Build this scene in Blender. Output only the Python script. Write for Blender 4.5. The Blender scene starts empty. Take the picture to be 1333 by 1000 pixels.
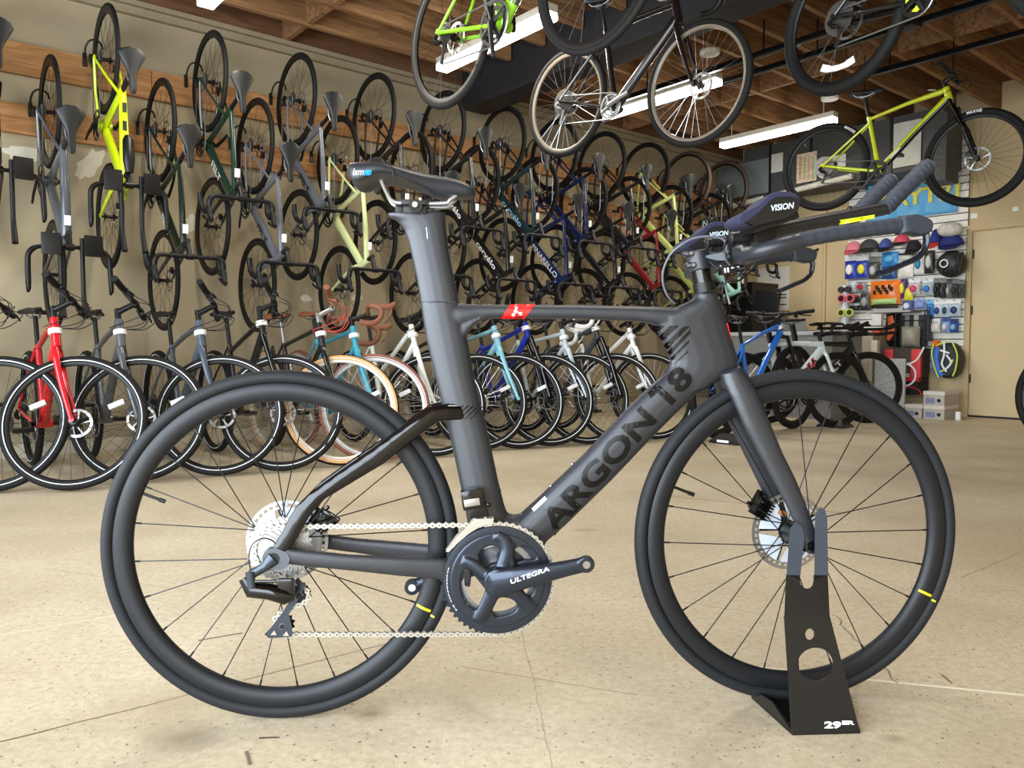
import bpy, bmesh, math, random
from math import pi, sin, cos, radians, sqrt
from mathutils import Vector, Matrix
from mathutils.bvhtree import BVHTree

random.seed(7)
SC = bpy.context.scene
COL = SC.collection

# ------------------------------------------------------------------ camera
FPX, EYE, PITCH = 1010.0, 0.72, 0.0478
cp, sp = cos(PITCH), sin(PITCH)
cam_data = bpy.data.cameras.new('camera')
cam_data.sensor_width = 36.0
cam_data.lens = 36.0 * FPX / 1333.0
cam_data.clip_start = 0.05
cam = bpy.data.objects.new('camera', cam_data)
COL.objects.link(cam)
cam.location = (0, 0, EYE)
cam.rotation_euler = (pi / 2 - PITCH, 0, 0)
SC.camera = cam
V = Vector


def ray(px, py):
    a = (px - 666.5) / FPX
    b = (500 - py) / FPX
    return V((a, cp + b * sp, -sp + b * cp))


def atz(px, py, z=0.0):
    r = ray(px, py)
    t = (z - EYE) / r.z
    return V((0, 0, EYE)) + r * t


def atplane(px, py, p0, n):
    r = ray(px, py)
    o = V((0, 0, EYE))
    return o + r * ((p0 - o).dot(n) / r.dot(n))


# ------------------------------------------------------------------ materials
def s2l(c):
    return tuple((x / 12.92 if x <= 0.04045 else ((x + 0.055) / 1.055) ** 2.4) for x in c)


def rgb(r, g, b):
    return s2l((r / 255.0, g / 255.0, b / 255.0)) + (1.0,)


MATS = {}


def mat(name, col, rough=0.5, metal=0.0, spec=0.5, bump=0.0, bscale=200.0, var=0.0, vscale=6.0, coat=0.0, emit=0.0, alpha=1.0, trans=0.0):
    if name in MATS:
        return MATS[name]
    m = bpy.data.materials.new(name)
    m.use_nodes = True
    nt = m.node_tree
    b = nt.nodes['Principled BSDF']
    c = rgb(*col)
    b.inputs['Base Color'].default_value = c
    b.inputs['Roughness'].default_value = rough
    b.inputs['Metallic'].default_value = metal
    b.inputs['Specular IOR Level'].default_value = spec
    b.inputs['Coat Weight'].default_value = coat
    if trans:
        b.inputs['Transmission Weight'].default_value = trans
    if alpha < 1:
        b.inputs['Alpha'].default_value = alpha
    if emit:
        b.inputs['Emission Color'].default_value = c
        b.inputs['Emission Strength'].default_value = emit
    tc = nt.nodes.new('ShaderNodeTexCoord')
    if True:
        nz = nt.nodes.new('ShaderNodeTexNoise')
        nz.inputs['Scale'].default_value = vscale if var else 25.0
        nz.inputs['Detail'].default_value = 4
        nt.links.new(tc.outputs['Object'], nz.inputs['Vector'])
        v = var if var else 0.06
        mr = nt.nodes.new('ShaderNodeMapRange')
        mr.inputs[1].default_value = 0.3
        mr.inputs[2].default_value = 0.7
        mr.inputs[3].default_value = 1 - v
        mr.inputs[4].default_value = 1 + v
        nt.links.new(nz.outputs['Fac'], mr.inputs[0])
        mx = nt.nodes.new('ShaderNodeVectorMath')
        mx.operation = 'SCALE'
        mx.inputs[0].default_value = c[:3]
        nt.links.new(mr.outputs[0], mx.inputs['Scale'])
        nt.links.new(mx.outputs[0], b.inputs['Base Color'])
    if bump:
        n2 = nt.nodes.new('ShaderNodeTexNoise')
        n2.inputs['Scale'].default_value = bscale
        n2.inputs['Detail'].default_value = 3
        nt.links.new(tc.outputs['Object'], n2.inputs['Vector'])
        bp = nt.nodes.new('ShaderNodeBump')
        bp.inputs['Strength'].default_value = bump
        bp.inputs['Distance'].default_value = 0.002
        nt.links.new(n2.outputs['Fac'], bp.inputs['Height'])
        nt.links.new(bp.outputs[0], b.inputs['Normal'])
    MATS[name] = m
    return m


def wood(name, c1, c2, scale=(1.2, 14, 14), rough=0.7, knots=True):
    if name in MATS:
        return MATS[name]
    m = bpy.data.materials.new(name)
    m.use_nodes = True
    nt = m.node_tree
    b = nt.nodes['Principled BSDF']
    b.inputs['Roughness'].default_value = rough
    b.inputs['Specular IOR Level'].default_value = 0.25
    tc = nt.nodes.new('ShaderNodeTexCoord')
    mp = nt.nodes.new('ShaderNodeMapping')
    mp.inputs['Scale'].default_value = scale
    nt.links.new(tc.outputs['Object'], mp.inputs[0])
    nz = nt.nodes.new('ShaderNodeTexNoise')
    nz.inputs['Scale'].default_value = 2.2
    nz.inputs['Detail'].default_value = 7
    nz.inputs['Roughness'].default_value = 0.62
    nz.inputs['Distortion'].default_value = 1.2
    nt.links.new(mp.outputs[0], nz.inputs['Vector'])
    cr = nt.nodes.new('ShaderNodeValToRGB')
    cr.color_ramp.elements[0].position = 0.34
    cr.color_ramp.elements[0].color = rgb(*c1)
    cr.color_ramp.elements[1].position = 0.66
    cr.color_ramp.elements[1].color = rgb(*c2)
    nt.links.new(nz.outputs['Fac'], cr.inputs[0])
    n3 = nt.nodes.new('ShaderNodeTexNoise')
    n3.inputs['Scale'].default_value = 1.1
    n3.inputs['Detail'].default_value = 2
    nt.links.new(tc.outputs['Object'], n3.inputs['Vector'])
    mr = nt.nodes.new('ShaderNodeMapRange')
    mr.inputs[1].default_value = 0.3
    mr.inputs[2].default_value = 0.7
    mr.inputs[3].default_value = 0.82
    mr.inputs[4].default_value = 1.12
    nt.links.new(n3.outputs['Fac'], mr.inputs[0])
    vm = nt.nodes.new('ShaderNodeVectorMath')
    vm.operation = 'SCALE'
    nt.links.new(cr.outputs[0], vm.inputs[0])
    nt.links.new(mr.outputs[0], vm.inputs['Scale'])
    nt.links.new(vm.outputs[0], b.inputs['Base Color'])
    bp = nt.nodes.new('ShaderNodeBump')
    bp.inputs['Strength'].default_value = 0.25
    bp.inputs['Distance'].default_value = 0.004
    nt.links.new(nz.outputs['Fac'], bp.inputs['Height'])
    nt.links.new(bp.outputs[0], b.inputs['Normal'])
    MATS[name] = m
    return m


M_TYRE = mat('tyre rubber', (31, 33, 36), 0.62, spec=0.28, bump=0.15, bscale=400)
M_TYREB = mat('bike tyre rubber', (21, 21, 21), 0.7, spec=0.25)
M_RIM = mat('matte carbon rim', (24, 26, 30), 0.45, spec=0.35)
M_RIMB = mat('black alloy rim', (9, 9, 10), 0.45, spec=.35)
M_SPOKE = mat('black spoke', (18, 18, 20), 0.35, 0.4)
M_SPOKES = mat('bright spoke', (190, 192, 195), 0.3, 0.9)
M_MATTE = mat('matte slate frame paint', (29, 33, 41), 0.46, spec=0.8)
M_GLOSS = mat('gloss black paint', (8, 8, 10), 0.14, spec=.45, coat=0.1)
M_BLACK = mat('satin black', (14, 14, 16), 0.4, spec=.4)
M_DARK = mat('dark plastic', (12, 12, 14), 0.5, spec=.35)
M_SILVER = mat('silver steel', (170, 169, 166), 0.32, 0.85)
M_ALU = mat('dull aluminium', (150, 152, 155), 0.4, 0.8)
M_CRANK = mat('dark anodised crank', (56, 62, 72), 0.28, 0.75)
M_CHAIN = mat('nickel chain', (186, 182, 172), 0.35, 0.75)
M_LETTER = mat('gloss black lettering', (7, 7, 8), 0.35, spec=.3)
M_WHITE = mat('white print', (238, 240, 240), 0.5)
M_RED = mat('red badge', (226, 38, 34), 0.35)
M_YEL = mat('yellow print', (226, 206, 30), 0.45)
M_TAPE = mat('bar tape', (38, 43, 53), 0.62, bump=0.3, bscale=260)
M_SADDLE = mat('saddle skin', (34, 37, 43), 0.42, bump=0.08, bscale=500)
M_SADB = mat('grey saddle skin', (18, 18, 19), 0.5)
M_TAG = mat('white paper tag', (236, 236, 232), 0.7)
M_REFL = mat('reflective band', (222, 224, 224), 0.4)

# ------------------------------------------------------------------ mesh helpers


def finish(bm, smooth=True):
    bmesh.ops.recalc_face_normals(bm, faces=bm.faces[:])
    if smooth:
        for f in bm.faces:
            f.smooth = True


def to_mesh(bm, name, mats=(), smooth=True, recalc=True):
    if recalc:
        bmesh.ops.recalc_face_normals(bm, faces=bm.faces[:])
    for f in bm.faces:
        f.smooth = smooth
    me = bpy.data.meshes.new(name)
    bm.to_mesh(me)
    bm.free()
    for m in mats:
        me.materials.append(m)
    if smooth:
        try:
            me.set_sharp_from_angle(angle=radians(42))
        except Exception:
            pass
    return me


def obj(name, me, parent=None, m=None, loc=None):
    o = bpy.data.objects.new(name, me)
    COL.objects.link(o)
    if parent is not None:
        o.parent = parent
    if m is not None:
        if not me.materials:
            me.materials.append(m)
        for sl in o.material_slots[:1]:
            if sl.material is not m:
                sl.link = 'OBJECT'
                sl.material = m
    if loc is not None:
        o.location = loc
    return o


def bobj(name, bm, m, parent=None, smooth=True, loc=None):
    return obj(name, to_mesh(bm, name, (m,), smooth), parent, None, loc)


def tag(o, label, cat, group=None):
    o['label'] = label
    o['category'] = cat
    if group:
        o['group'] = group
    return o


def empty(name, mtx=None):
    o = bpy.data.objects.new(name, None)
    o.empty_display_size = 0.1
    COL.objects.link(o)
    if mtx is not None:
        o.matrix_world = mtx
    return o


def struct(o):
    o['kind'] = 'structure'
    return o


def NB():
    return bmesh.new()


def rings(bm, rs, closed_path=False, cap=True, mi=0):
    """rs: list of rings (lists of points), bridged."""
    vs = [[bm.verts.new(p) for p in r] for r in rs]
    n = len(vs[0])
    k = len(vs)
    for i in range(k if closed_path else k - 1):
        a, b = vs[i], vs[(i + 1) % k]
        for j in range(n):
            f = bm.faces.new((a[j], a[(j + 1) % n], b[(j + 1) % n], b[j]))
            f.material_index = mi
    if cap and not closed_path:
        for r in (vs[0], vs[-1]):
            try:
                f = bm.faces.new(r)
                f.material_index = mi
            except ValueError:
                pass
    return vs


def tube(bm, pts, r, seg=8, ref=(0, 1, 0), cap=True, mi=0, closed=False):
    """Sweep; r: number, or list of number / (ra, rb) where rb lies along ref."""
    pts = [V(p) for p in pts]
    n = len(pts)
    rs = []
    ref = V(ref)
    for i in range(n):
        if closed:
            t = pts[(i + 1) % n] - pts[i - 1]
        elif i == 0:
            t = pts[1] - pts[0]
        elif i == n - 1:
            t = pts[-1] - pts[-2]
        else:
            t = (pts[i + 1] - pts[i]).normalized() + (pts[i] - pts[i - 1]).normalized()
        if t.length < 1e-9:
            t = V((0, 0, 1))
        t.normalize()
        b = ref - t * ref.dot(t)
        if b.length < 1e-3:
            alt = V((1, 0, 0)) if abs(t.x) < 0.8 else V((0, 0, 1))
            b = alt - t * alt.dot(t)
        b.normalize()
        a = t.cross(b)
        q = r[i] if isinstance(r, (list, tuple)) else r
        ra, rb = q if isinstance(q, (list, tuple)) else (q, q)
        rs.append([pts[i] + a * (ra * cos(2 * pi * j / seg)) + b * (rb * sin(2 * pi * j / seg)) for j in range(seg)])
    return rings(bm, rs, closed_path=closed, cap=cap, mi=mi)


def ptube(bm, pts, r, seg=8, mi=0):
    """Sweep with a transported frame, for cables and bars that turn in all directions."""
    pts = [V(p) for p in pts]
    n = len(pts)
    rs = []
    b = None
    for i in range(n):
        if i == 0:
            t = pts[1] - pts[0]
        elif i == n - 1:
            t = pts[-1] - pts[-2]
        else:
            t = (pts[i + 1] - pts[i]).normalized() + (pts[i] - pts[i - 1]).normalized()
        t.normalize()
        if b is None:
            alt = V((0, 0, 1)) if abs(t.z) < 0.8 else V((1, 0, 0))
            b = (alt - t * alt.dot(t)).normalized()
        else:
            b = (b - t * b.dot(t))
            b.normalize()
        a = t.cross(b)
        q = r[i] if isinstance(r, (list, tuple)) else r
        ra, rb = q if isinstance(q, (list, tuple)) else (q, q)
        rs.append([pts[i] + a * (ra * cos(2 * pi * j / seg)) + b * (rb * sin(2 * pi * j / seg)) for j in range(seg)])
    rings(bm, rs, mi=mi)


def catmull(pts, k=6):
    pts = [V(p) for p in pts]
    P = [pts[0] * 2 - pts[1]] + pts + [pts[-1] * 2 - pts[-2]]
    out = []
    for i in range(1, len(P) - 2):
        for j in range(k):
            t = j / k
            p0, p1, p2, p3 = P[i - 1], P[i], P[i + 1], P[i + 2]
            out.append(0.5 * ((2 * p1) + (p2 - p0) * t + (2 * p0 - 5 * p1 + 4 * p2 - p3) * t * t + (3 * p1 - p0 - 3 * p2 + p3) * t ** 3))
    out.append(pts[-1])
    return out


def lathe(bm, prof, n=48, c=(0, 0, 0), closed=True, mi=0):
    """prof: (radius, y) pairs revolved about the y axis."""
    c = V(c)
    rs = []
    for i in range(n):
        a = 2 * pi * i / n
        rs.append([c + V((r * cos(a), y, r * sin(a))) for r, y in prof])
    vs = [[bm.verts.new(p) for p in r] for r in rs]
    m = len(prof)
    for i in range(n):
        a, b = vs[i], vs[(i + 1) % n]
        for j in range(m if closed else m - 1):
            f = bm.faces.new((a[j], a[(j + 1) % m], b[(j + 1) % m], b[j]))
            f.material_index = mi


def disc(bm, r, y0, y1, n=24, c=(0, 0, 0), mi=0):
    """Solid short cylinder about y."""
    c = V(c)
    rings(bm, [[c + V((r * cos(2 * pi * i / n), y, r * sin(2 * pi * i / n))) for i in range(n)] for y in (y0, y1)], mi=mi)


def cyl(bm, p, q, r, seg=12, mi=0):
    tube(bm, [p, q], r, seg, ref=(0, 1, 0.01), mi=mi)


def box(bm, x0, x1, y0, y1, z0, z1, mi=0, bev=0.0, mtx=None):
    vs = [bm.verts.new((x, y, z)) for x in (x0, x1) for y in (y0, y1) for z in (z0, z1)]
    fs = [(0, 1, 3, 2), (4, 6, 7, 5), (0, 4, 5, 1), (2, 3, 7, 6), (0, 2, 6, 4), (1, 5, 7, 3)]
    faces = [bm.faces.new([vs[i] for i in f]) for f in fs]
    for f in faces:
        f.material_index = mi
    if bev:
        es = list({e for f in faces for e in f.edges})
        r = bmesh.ops.bevel(bm, geom=es, offset=bev, segments=2, affect='EDGES', profile=0.7)
        for f in r['faces']:
            f.material_index = mi
        vs = list({v for f in r['faces'] for v in f.verts} | {v for v in vs if v.is_valid})
    if mtx is not None:
        for v in vs:
            v.co = mtx @ v.co
    return vs


def torus(bm, R, r, n=48, m=8, c=(0, 0, 0), ry=None, mi=0):
    ry = ry or r
    lathe(bm, [(R + r * cos(2 * pi * j / m), ry * sin(2 * pi * j / m)) for j in range(m)], n, c, mi=mi)


def ball(bm, c, rx, ry, rz, u=14, v=8, mi=0):
    c = V(c)
    rs = []
    for i in range(v + 1):
        t = -pi / 2 + pi * i / v
        rr = max(cos(t), 0.02)
        rs.append([c + V((rx * rr * cos(2 * pi * j / u), ry * rr * sin(2 * pi * j / u), rz * sin(t))) for j in range(u)])
    rings(bm, rs, mi=mi)


def gear(bm, r0, r1, teeth, y0, y1, hole=0.0, c=(0, 0, 0), mi=0):
    """Toothed flat ring about y."""
    c = V(c)
    outer = []
    for i in range(teeth):
        for f, rr in ((0.0, r0), (0.3, r1), (0.5, r1), (0.8, r0)):
            a = 2 * pi * (i + f) / teeth
            outer.append((rr * cos(a), rr * sin(a)))
    n = len(outer)
    inner = [(hole * cos(2 * pi * i / n), hole * sin(2 * pi * i / n)) for i in range(n)]
    vo = [[bm.verts.new(c + V((x, y, z))) for x, z in outer] for y in (y0, y1)]
    vi = [[bm.verts.new(c + V((x, y, z))) for x, z in inner] for y in (y0, y1)]
    for i in range(n):
        j = (i + 1) % n
        for q in ((vo[0][i], vo[0][j], vo[1][j], vo[1][i]), (vi[0][i], vi[1][i], vi[1][j], vi[0][j]),
                  (vo[0][i], vi[0][i], vi[0][j], vo[0][j]), (vo[1][i], vo[1][j], vi[1][j], vi[1][i])):
            bm.faces.new(q).material_index = mi


def poly2d(loops):
    """Filled flat bmesh in XY from closed loops (outer and holes)."""
    bm = NB()
    es = []
    for lp in loops:
        vs = [bm.verts.new((x, y, 0)) for x, y in lp]
        for i in range(len(vs)):
            es.append(bm.edges.new((vs[i], vs[(i + 1) % len(vs)])))
    bmesh.ops.triangle_fill(bm, use_beauty=True, edges=es)
    return bm


def slice_bm(bm, step, ext=True):
    xs = [v.co.x for v in bm.verts]
    ys = [v.co.y for v in bm.verts]
    for lo, hi, ax in ((min(xs), max(xs), 0), (min(ys), max(ys), 1)):
        k = int((hi - lo) / step)
        for i in range(1, k + 1):
            no = V((1, 0, 0)) if ax == 0 else V((0, 1, 0))
            bmesh.ops.bisect_plane(bm, geom=bm.verts[:] + bm.edges[:] + bm.faces[:], plane_co=no * (lo + i * step), plane_no=no)


def text2d(body, bold=0.0, shear=0.0, align='CENTER', res=3):
    """Lettering as a flat bmesh, cap height 1, centred."""
    cu = bpy.data.curves.new('lettering', 'FONT')
    cu.body = body
    cu.offset = bold
    cu.shear = shear
    cu.resolution_u = res
    cu.align_x = 'LEFT'
    o = bpy.data.objects.new('lettering_tmp', cu)
    COL.objects.link(o)
    dg = bpy.context.evaluated_depsgraph_get()
    dg.update()
    me = bpy.data.meshes.new_from_object(o.evaluated_get(dg))
    bm = NB()
    bm.from_mesh(me)
    bpy.data.meshes.remove(me)
    bpy.data.objects.remove(o)
    bpy.data.curves.remove(cu)
    if bm.verts:
        x0 = min(v.co.x for v in bm.verts)
        x1 = max(v.co.x for v in bm.verts)
        y0 = min(v.co.y for v in bm.verts)
        y1 = max(v.co.y for v in bm.verts)
        for v in bm.verts:
            v.co.x = (v.co.x - (x0 + x1) / 2) / (y1 - y0)
            v.co.y = (v.co.y - (y0 + y1) / 2) / (y1 - y0)
    bmesh.ops.triangulate(bm, faces=bm.faces[:])
    return bm


def text_mesh(body, size, width=None, bold=0.0, shear=0.0, m=None, thick=0.0):
    bm = text2d(body, bold, shear)
    x = max(abs(v.co.x) for v in bm.verts)
    kx = size if width is None else width / (2 * x)
    for v in bm.verts:
        v.co = V((v.co.x * kx, v.co.y * size, 0))
    if thick:
        r = bmesh.ops.extrude_face_region(bm, geom=bm.faces[:])
        for v in [g for g in r['geom'] if isinstance(g, bmesh.types.BMVert)]:
            v.co.z += thick
    return to_mesh(bm, 'lettering', (m or M_WHITE,), smooth=False, recalc=bool(thick))


# room frame: origin at the foot of the side wall, X along the wall, -Y out into the room
YAW = radians(50.3)
DV = V((sin(YAW), cos(YAW), 0))
NV = V((cos(YAW), -sin(YAW), 0))
A0 = atz(100, 590)
A0.z = 0
RM = Matrix.Translation(A0) @ Matrix.Rotation(pi / 2 - YAW, 4, 'Z')
S_BACK = 7.66


def rp(s, o, z):
    return A0 + DV * s + NV * o + V((0, 0, z))


def wallpt(px, py, off=0.0):
    p = atplane(px, py, A0 + NV * off, NV)
    q = p - A0
    return q.dot(DV), q.dot(NV), p.z


def backpt(px, py, dep=0.0):
    p = atplane(px, py, A0 + DV * (S_BACK - dep), DV)
    q = p - A0
    return q.dot(NV), p.z


def rbox(bm, s0, s1, o0, o1, z0, z1, mi=0, bev=0.0):
    return box(bm, s0, s1, -o1, -o0, z0, z1, mi, bev)


def robj(name, bm, m, smooth=False, parent=None):
    o = bobj(name, bm, m, parent, smooth)
    if parent is None:
        o.matrix_world = RM
    return o
LAMP_EMIT = 12.0
LAMP_W = 16.0
WORLD = 0.9
EXPO = 0.32
DOOR_A, DOOR_B, DOOR_H = 1.6, 8.8, 2.8
_dc = A0 + DV * (-3.65) + NV * ((DOOR_A + DOOR_B) / 2) + V((0, 0, DOOR_H / 2 + .02))
WINDOWS = [('door_daylight', _dc, (pi / 2, 0, -YAW), DOOR_B - DOOR_A - .1, DOOR_H - .1, 560.0, (.80, .90, 1.0))]
# ------------------------------------------------------------------ the time trial bike in front
HO = V((-0.4415, 1.478, 0.0))
HY = 0.0739
HU = V((cos(HY), sin(HY), 0))
HV = V((-sin(HY), cos(HY), 0))
WB = 1.0227
RH = 0.338
HM = Matrix.Translation(HO) @ Matrix.Rotation(HY, 4, 'Z')


def hp(px, py, y=0.0):
    p = atplane(px, py, HO + HV * y, HV) - HO
    return V((p.dot(HU), y, p.z))


def section(L, R, rb, y=0.0, n=18, power=2.3):
    """Ring whose silhouette runs from L to R (pixels on the plane y), half thickness rb."""
    a0, a1 = hp(L[0], L[1], y), hp(R[0], R[1], y)
    c = (a0 + a1) / 2
    h = (a1 - a0) / 2
    out = []
    for i in range(n):
        t = 2 * pi * i / n
        ct, st = cos(t), sin(t)
        e = 2 / power
        out.append(c + h * (abs(ct) ** e * (1 if ct >= 0 else -1)) + V((0, rb * abs(st) ** e * (1 if st >= 0 else -1), 0)))
    return out


def loft(bm, secs, y=0.0, n=18, power=2.3):
    rs = []
    for s in secs:
        yy = s[3] if len(s) > 3 else y
        rs.append(section(s[0], s[1], s[2], yy, n, power))
    rings(bm, rs)


def remeshed(name, bm, voxel, smooth, m, parent):
    me = to_mesh(bm, name, (m,))
    tmp = bpy.data.objects.new(name, me)
    COL.objects.link(tmp)
    md = tmp.modifiers.new('r', 'REMESH')
    md.mode = 'VOXEL'
    md.voxel_size = voxel
    md.use_smooth_shade = True
    sm = tmp.modifiers.new('s', 'SMOOTH')
    sm.iterations = smooth
    sm.factor = 0.5
    dg = bpy.context.evaluated_depsgraph_get()
    dg.update()
    me2 = bpy.data.meshes.new_from_object(tmp.evaluated_get(dg))
    bpy.data.objects.remove(tmp)
    bpy.data.meshes.remove(me)
    me2.name = name
    me2.materials.clear()
    me2.materials.append(m)
    for p in me2.polygons:
        p.use_smooth = True
    return obj(name, me2, parent)


hero = empty('time_trial_bicycle', HM)
tag(hero, 'matte black time trial bicycle with aero bars, its front wheel held by the black stand', 'bicycle')

# frame: seat tube, down tube, head block, top tube, chain stays grown into one skin
bm = NB()
loft(bm, [((547, 393), (598, 393), .019), ((551, 420), (604, 420), .019), ((555, 443), (609, 443), .019), ((566.6, 493), (618, 493), .02),
          ((574, 523), (625, 523), .021), ((585.6, 569), (637, 569), .021), ((597, 622), (648, 622), .021), ((604, 655), (656, 655), .022),
          ((610, 690), (668, 690), .028), ((615, 720), (682, 720), .034)])
loft(bm, [((640, 712), (680, 752), .036), ((655, 688), (697, 729), .034), ((677, 669), (712, 704), .03), ((700, 648), (735.5, 684), .026), ((760, 591), (796, 625), .025),
          ((817, 530), (853, 565), .025), ((850, 499), (884, 534), .025), ((866, 486), (905, 514), .024), ((872, 474), (925, 506), .022)])
loft(bm, [((905, 381), (932, 382), .021), ((902, 390), (935, 390), .022), ((880, 400), (941, 402), .023), ((851, 412), (944, 414), .022), ((851, 423), (948, 423), .021), ((859.5, 440), (952.5, 440), .021),
          ((867, 455), (957, 455), .022), ((872, 470), (961, 470), .022), ((866, 485), (960, 480), .022), ((860, 498), (942, 492), .022), ((878, 512), (918, 505), .022)])
loft(bm, [((585, 395), (585, 428), .017), ((600, 395), (600, 426), .017), ((612, 396), (612, 421), .016), ((622, 396), (622, 417.5), .015), ((640, 396.5), (640, 415), .0145),
          ((750, 397), (750, 415.5), .0145), ((830, 398.5), (830, 419), .0155), ((850, 399), (850, 423), .017), ((885, 400), (885, 430), .018)])
loft(bm, [((602, 415), (602, 444), .014), ((608, 415), (608, 437), .014), ((614, 414), (614, 428), .014), ((621, 413), (621, 421), .0135), ((630, 411), (630, 416), .013)])
loft(bm, [((648, 652), (648, 715), .02), ((656, 665), (656, 722), .022), ((667, 669.5), (667, 728), .024), ((680, 668), (680, 735), .024)])
bbc = hp(648.7, 759, -.07)
bbc = V((bbc.x, 0, bbc.z))
tube(bm, [bbc + V((0, -.042, 0)), bbc + V((0, .042, 0))], .029, 24, ref=(1, 0, 0))
tube(bm, [bbc + V((0, 0, 0)), bbc + V((.0, 0, .05))], [(.04, .036), (.045, .034)], 20)
CSR = [((615, 728), (612, 765), .013, -.030), ((596, 727), (594, 760), .010, -.038), ((576, 726), (575, 755), .009, -.046), ((520, 724), (519, 750), .009, -.054),
       ((456, 721.6), (456, 743), .0085, -.061), ((400, 716), (400, 738), .008, -.066), ((374, 713), (372, 734), .008, -.068)]
rs = [section(a, b, r, y, 14) for a, b, r, y in CSR]
rings(bm, rs)
rings(bm, [[V((p.x, -p.y, p.z)) for p in r] for r in rs])
dc = hp(357, 726, -.068)
for sgn in (-1, 1):
    tube(bm, [V((dc.x, sgn * .062, dc.z)), V((dc.x, sgn * .073, dc.z))], .021, 20, ref=(1, 0, 0))
    tube(bm, [V((dc.x + .012, sgn * .062, dc.z)), V((dc.x + .012, sgn * .073, dc.z))], .018, 20, ref=(1, 0, 0))
frame = remeshed('frame', bm, 0.0026, 5, M_MATTE, hero)

# seat post (mast) above the seam
bm = NB()
loft(bm, [((504, 277), (580, 276), .016), ((505, 282), (580, 283), .017), ((517, 288), (580.5, 290), .017), ((526, 300), (581.5, 300), .017), ((532, 318), (583.5, 318), .017), ((537.5, 342), (587.5, 342), .017),
          ((542.5, 366), (592.5, 366), .0175), ((547, 392), (597.5, 392), .018), ((547.4, 396), (598, 396), .018)], power=2.4)
post = remeshed('seat_post', bm, 0.0026, 4, M_MATTE, hero)

# seat stays, gloss black
for sgn in (1, -1):
    bm = NB()
    SS = [((352, 716), (374, 722), .007, -.068),  ((366, 694), (387, 702), .008, -.067), ((375, 676), (397, 683), .008, -.066), ((386, 658), (408, 666), .008, -.064), ((403, 641), (423, 650), .0082, -.060),
          ((440, 614), (455, 631), .008, -.054), ((480, 586), (500, 604), .0085, -.047), ((542, 541), (556, 560), .009, -.036), ((560, 528), (571, 549), .010, -.030), ((580, 525), (590, 547), .011, -.022), ((600, 526), (606, 547), .010, -.013)]
    rs = [section(a, b, r, y * 1.0, 16) for a, b, r, y in SS]
    if sgn < 0:
        rs = [[V((p.x, -p.y, p.z)) for p in r] for r in rs]
    rings(bm, rs)
    o = remeshed('seat_stay', bm, 0.003, 4, M_GLOSS, hero)
    o['label'] = 'gloss black seat stay'

# fork
FPIV = V((WB, 0, RH))
bm = NB()
FS = [((937, 487), (963, 478), .020, -.018), ((941, 500), (976, 493), .019, -.024), ((949, 514), (985, 509), .015, -.034), ((958, 533), (994, 531), .0125, -.040), ((968, 555), (1003, 552), .0115, -.044),
      ((988, 592), (1019, 590), .0105, -.048), ((1006, 626), (1036, 624), .0095, -.051), ((1024, 660), (1050, 658), .0085, -.054), ((1040, 695), (1061, 689), .008, -.056), ((1046, 710), (1067, 706), .008, -.056), ((1051, 721), (1063, 720), .007, -.056)]
rs = [section(a, b, r, y, 16) for a, b, r, y in FS]
rings(bm, rs)
rings(bm, [[V((p.x, -p.y, p.z)) for p in r] for r in rs])
a, b, r, y = FS[0]
loft(bm, [((935, 484), (962, 476), .03), ((940, 496), (972, 488), .034), ((944, 507), (976, 500), .03)], power=2.6)
fork = remeshed('fork', bm, 0.0026, 4, M_MATTE, hero)

# ------------------------------------------------ flat marks laid onto the painted surfaces


def bvh_of(*os):
    bm = NB()
    for o in os:
        b2 = NB()
        b2.from_mesh(o.data)
        me = bpy.data.meshes.new('t')
        b2.to_mesh(me)
        b2.free()
        bm.from_mesh(me)
        bpy.data.meshes.remove(me)
    t = BVHTree.FromBMesh(bm)
    bm.free()
    return t


T_FRAME = bvh_of(frame, post, fork)


def lay(bm, name, m, parent, tree=None, step=6.0, off=.0006, y0=-.02):
    """bm in pixel coordinates; wrapped on to the drive side of the bike."""
    tree = tree or T_FRAME
    slice_bm(bm, step)
    last = -.02
    for v in bm.verts:
        p = hp(v.co.x, v.co.y, y0)
        for it in range(3):
            hit = tree.ray_cast(V((p.x, -.3, p.z)), V((0, 1, 0)))
            if hit[0] is None:
                break
            p = hp(v.co.x, v.co.y, hit[0].y)
        y = hit[0].y if hit[0] is not None else last
        last = y
        v.co = V((p.x, y - off, p.z))
    for f in bm.faces:
        f.normal_update()
        if f.normal.y > 0:
            f.normal_flip()
    me = to_mesh(bm, name, (m,), smooth=False, recalc=False)
    return obj(name, me, parent)


# down tube name
bm = text2d('ARGON 18', bold=.035)
x1 = max(v.co.x for v in bm.verts)
ang = math.atan2(-(493 - 683), 893 - 722)
L = math.hypot(893 - 722, 493 - 683) + 18
cx, cy = (720 + 893) / 2 - 4, (680 + 494) / 2 - 1.5
for v in bm.verts:
    u, w = v.co.x / x1 * L / 2, v.co.y * 31
    v.co = V((cx + u * cos(ang) + w * sin(ang) * -1 * -1 * 0 + u * 0 - w * sin(ang), cy - u * sin(ang) - w * cos(ang), 0))
lay(bm, 'brand_lettering', M_LETTER, hero, step=7)

lay(poly2d([[(854, 500.5), (843, 511.5), (847, 519), (859, 508)]]), 'brand_lettering', M_LETTER, hero, step=5)
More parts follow.
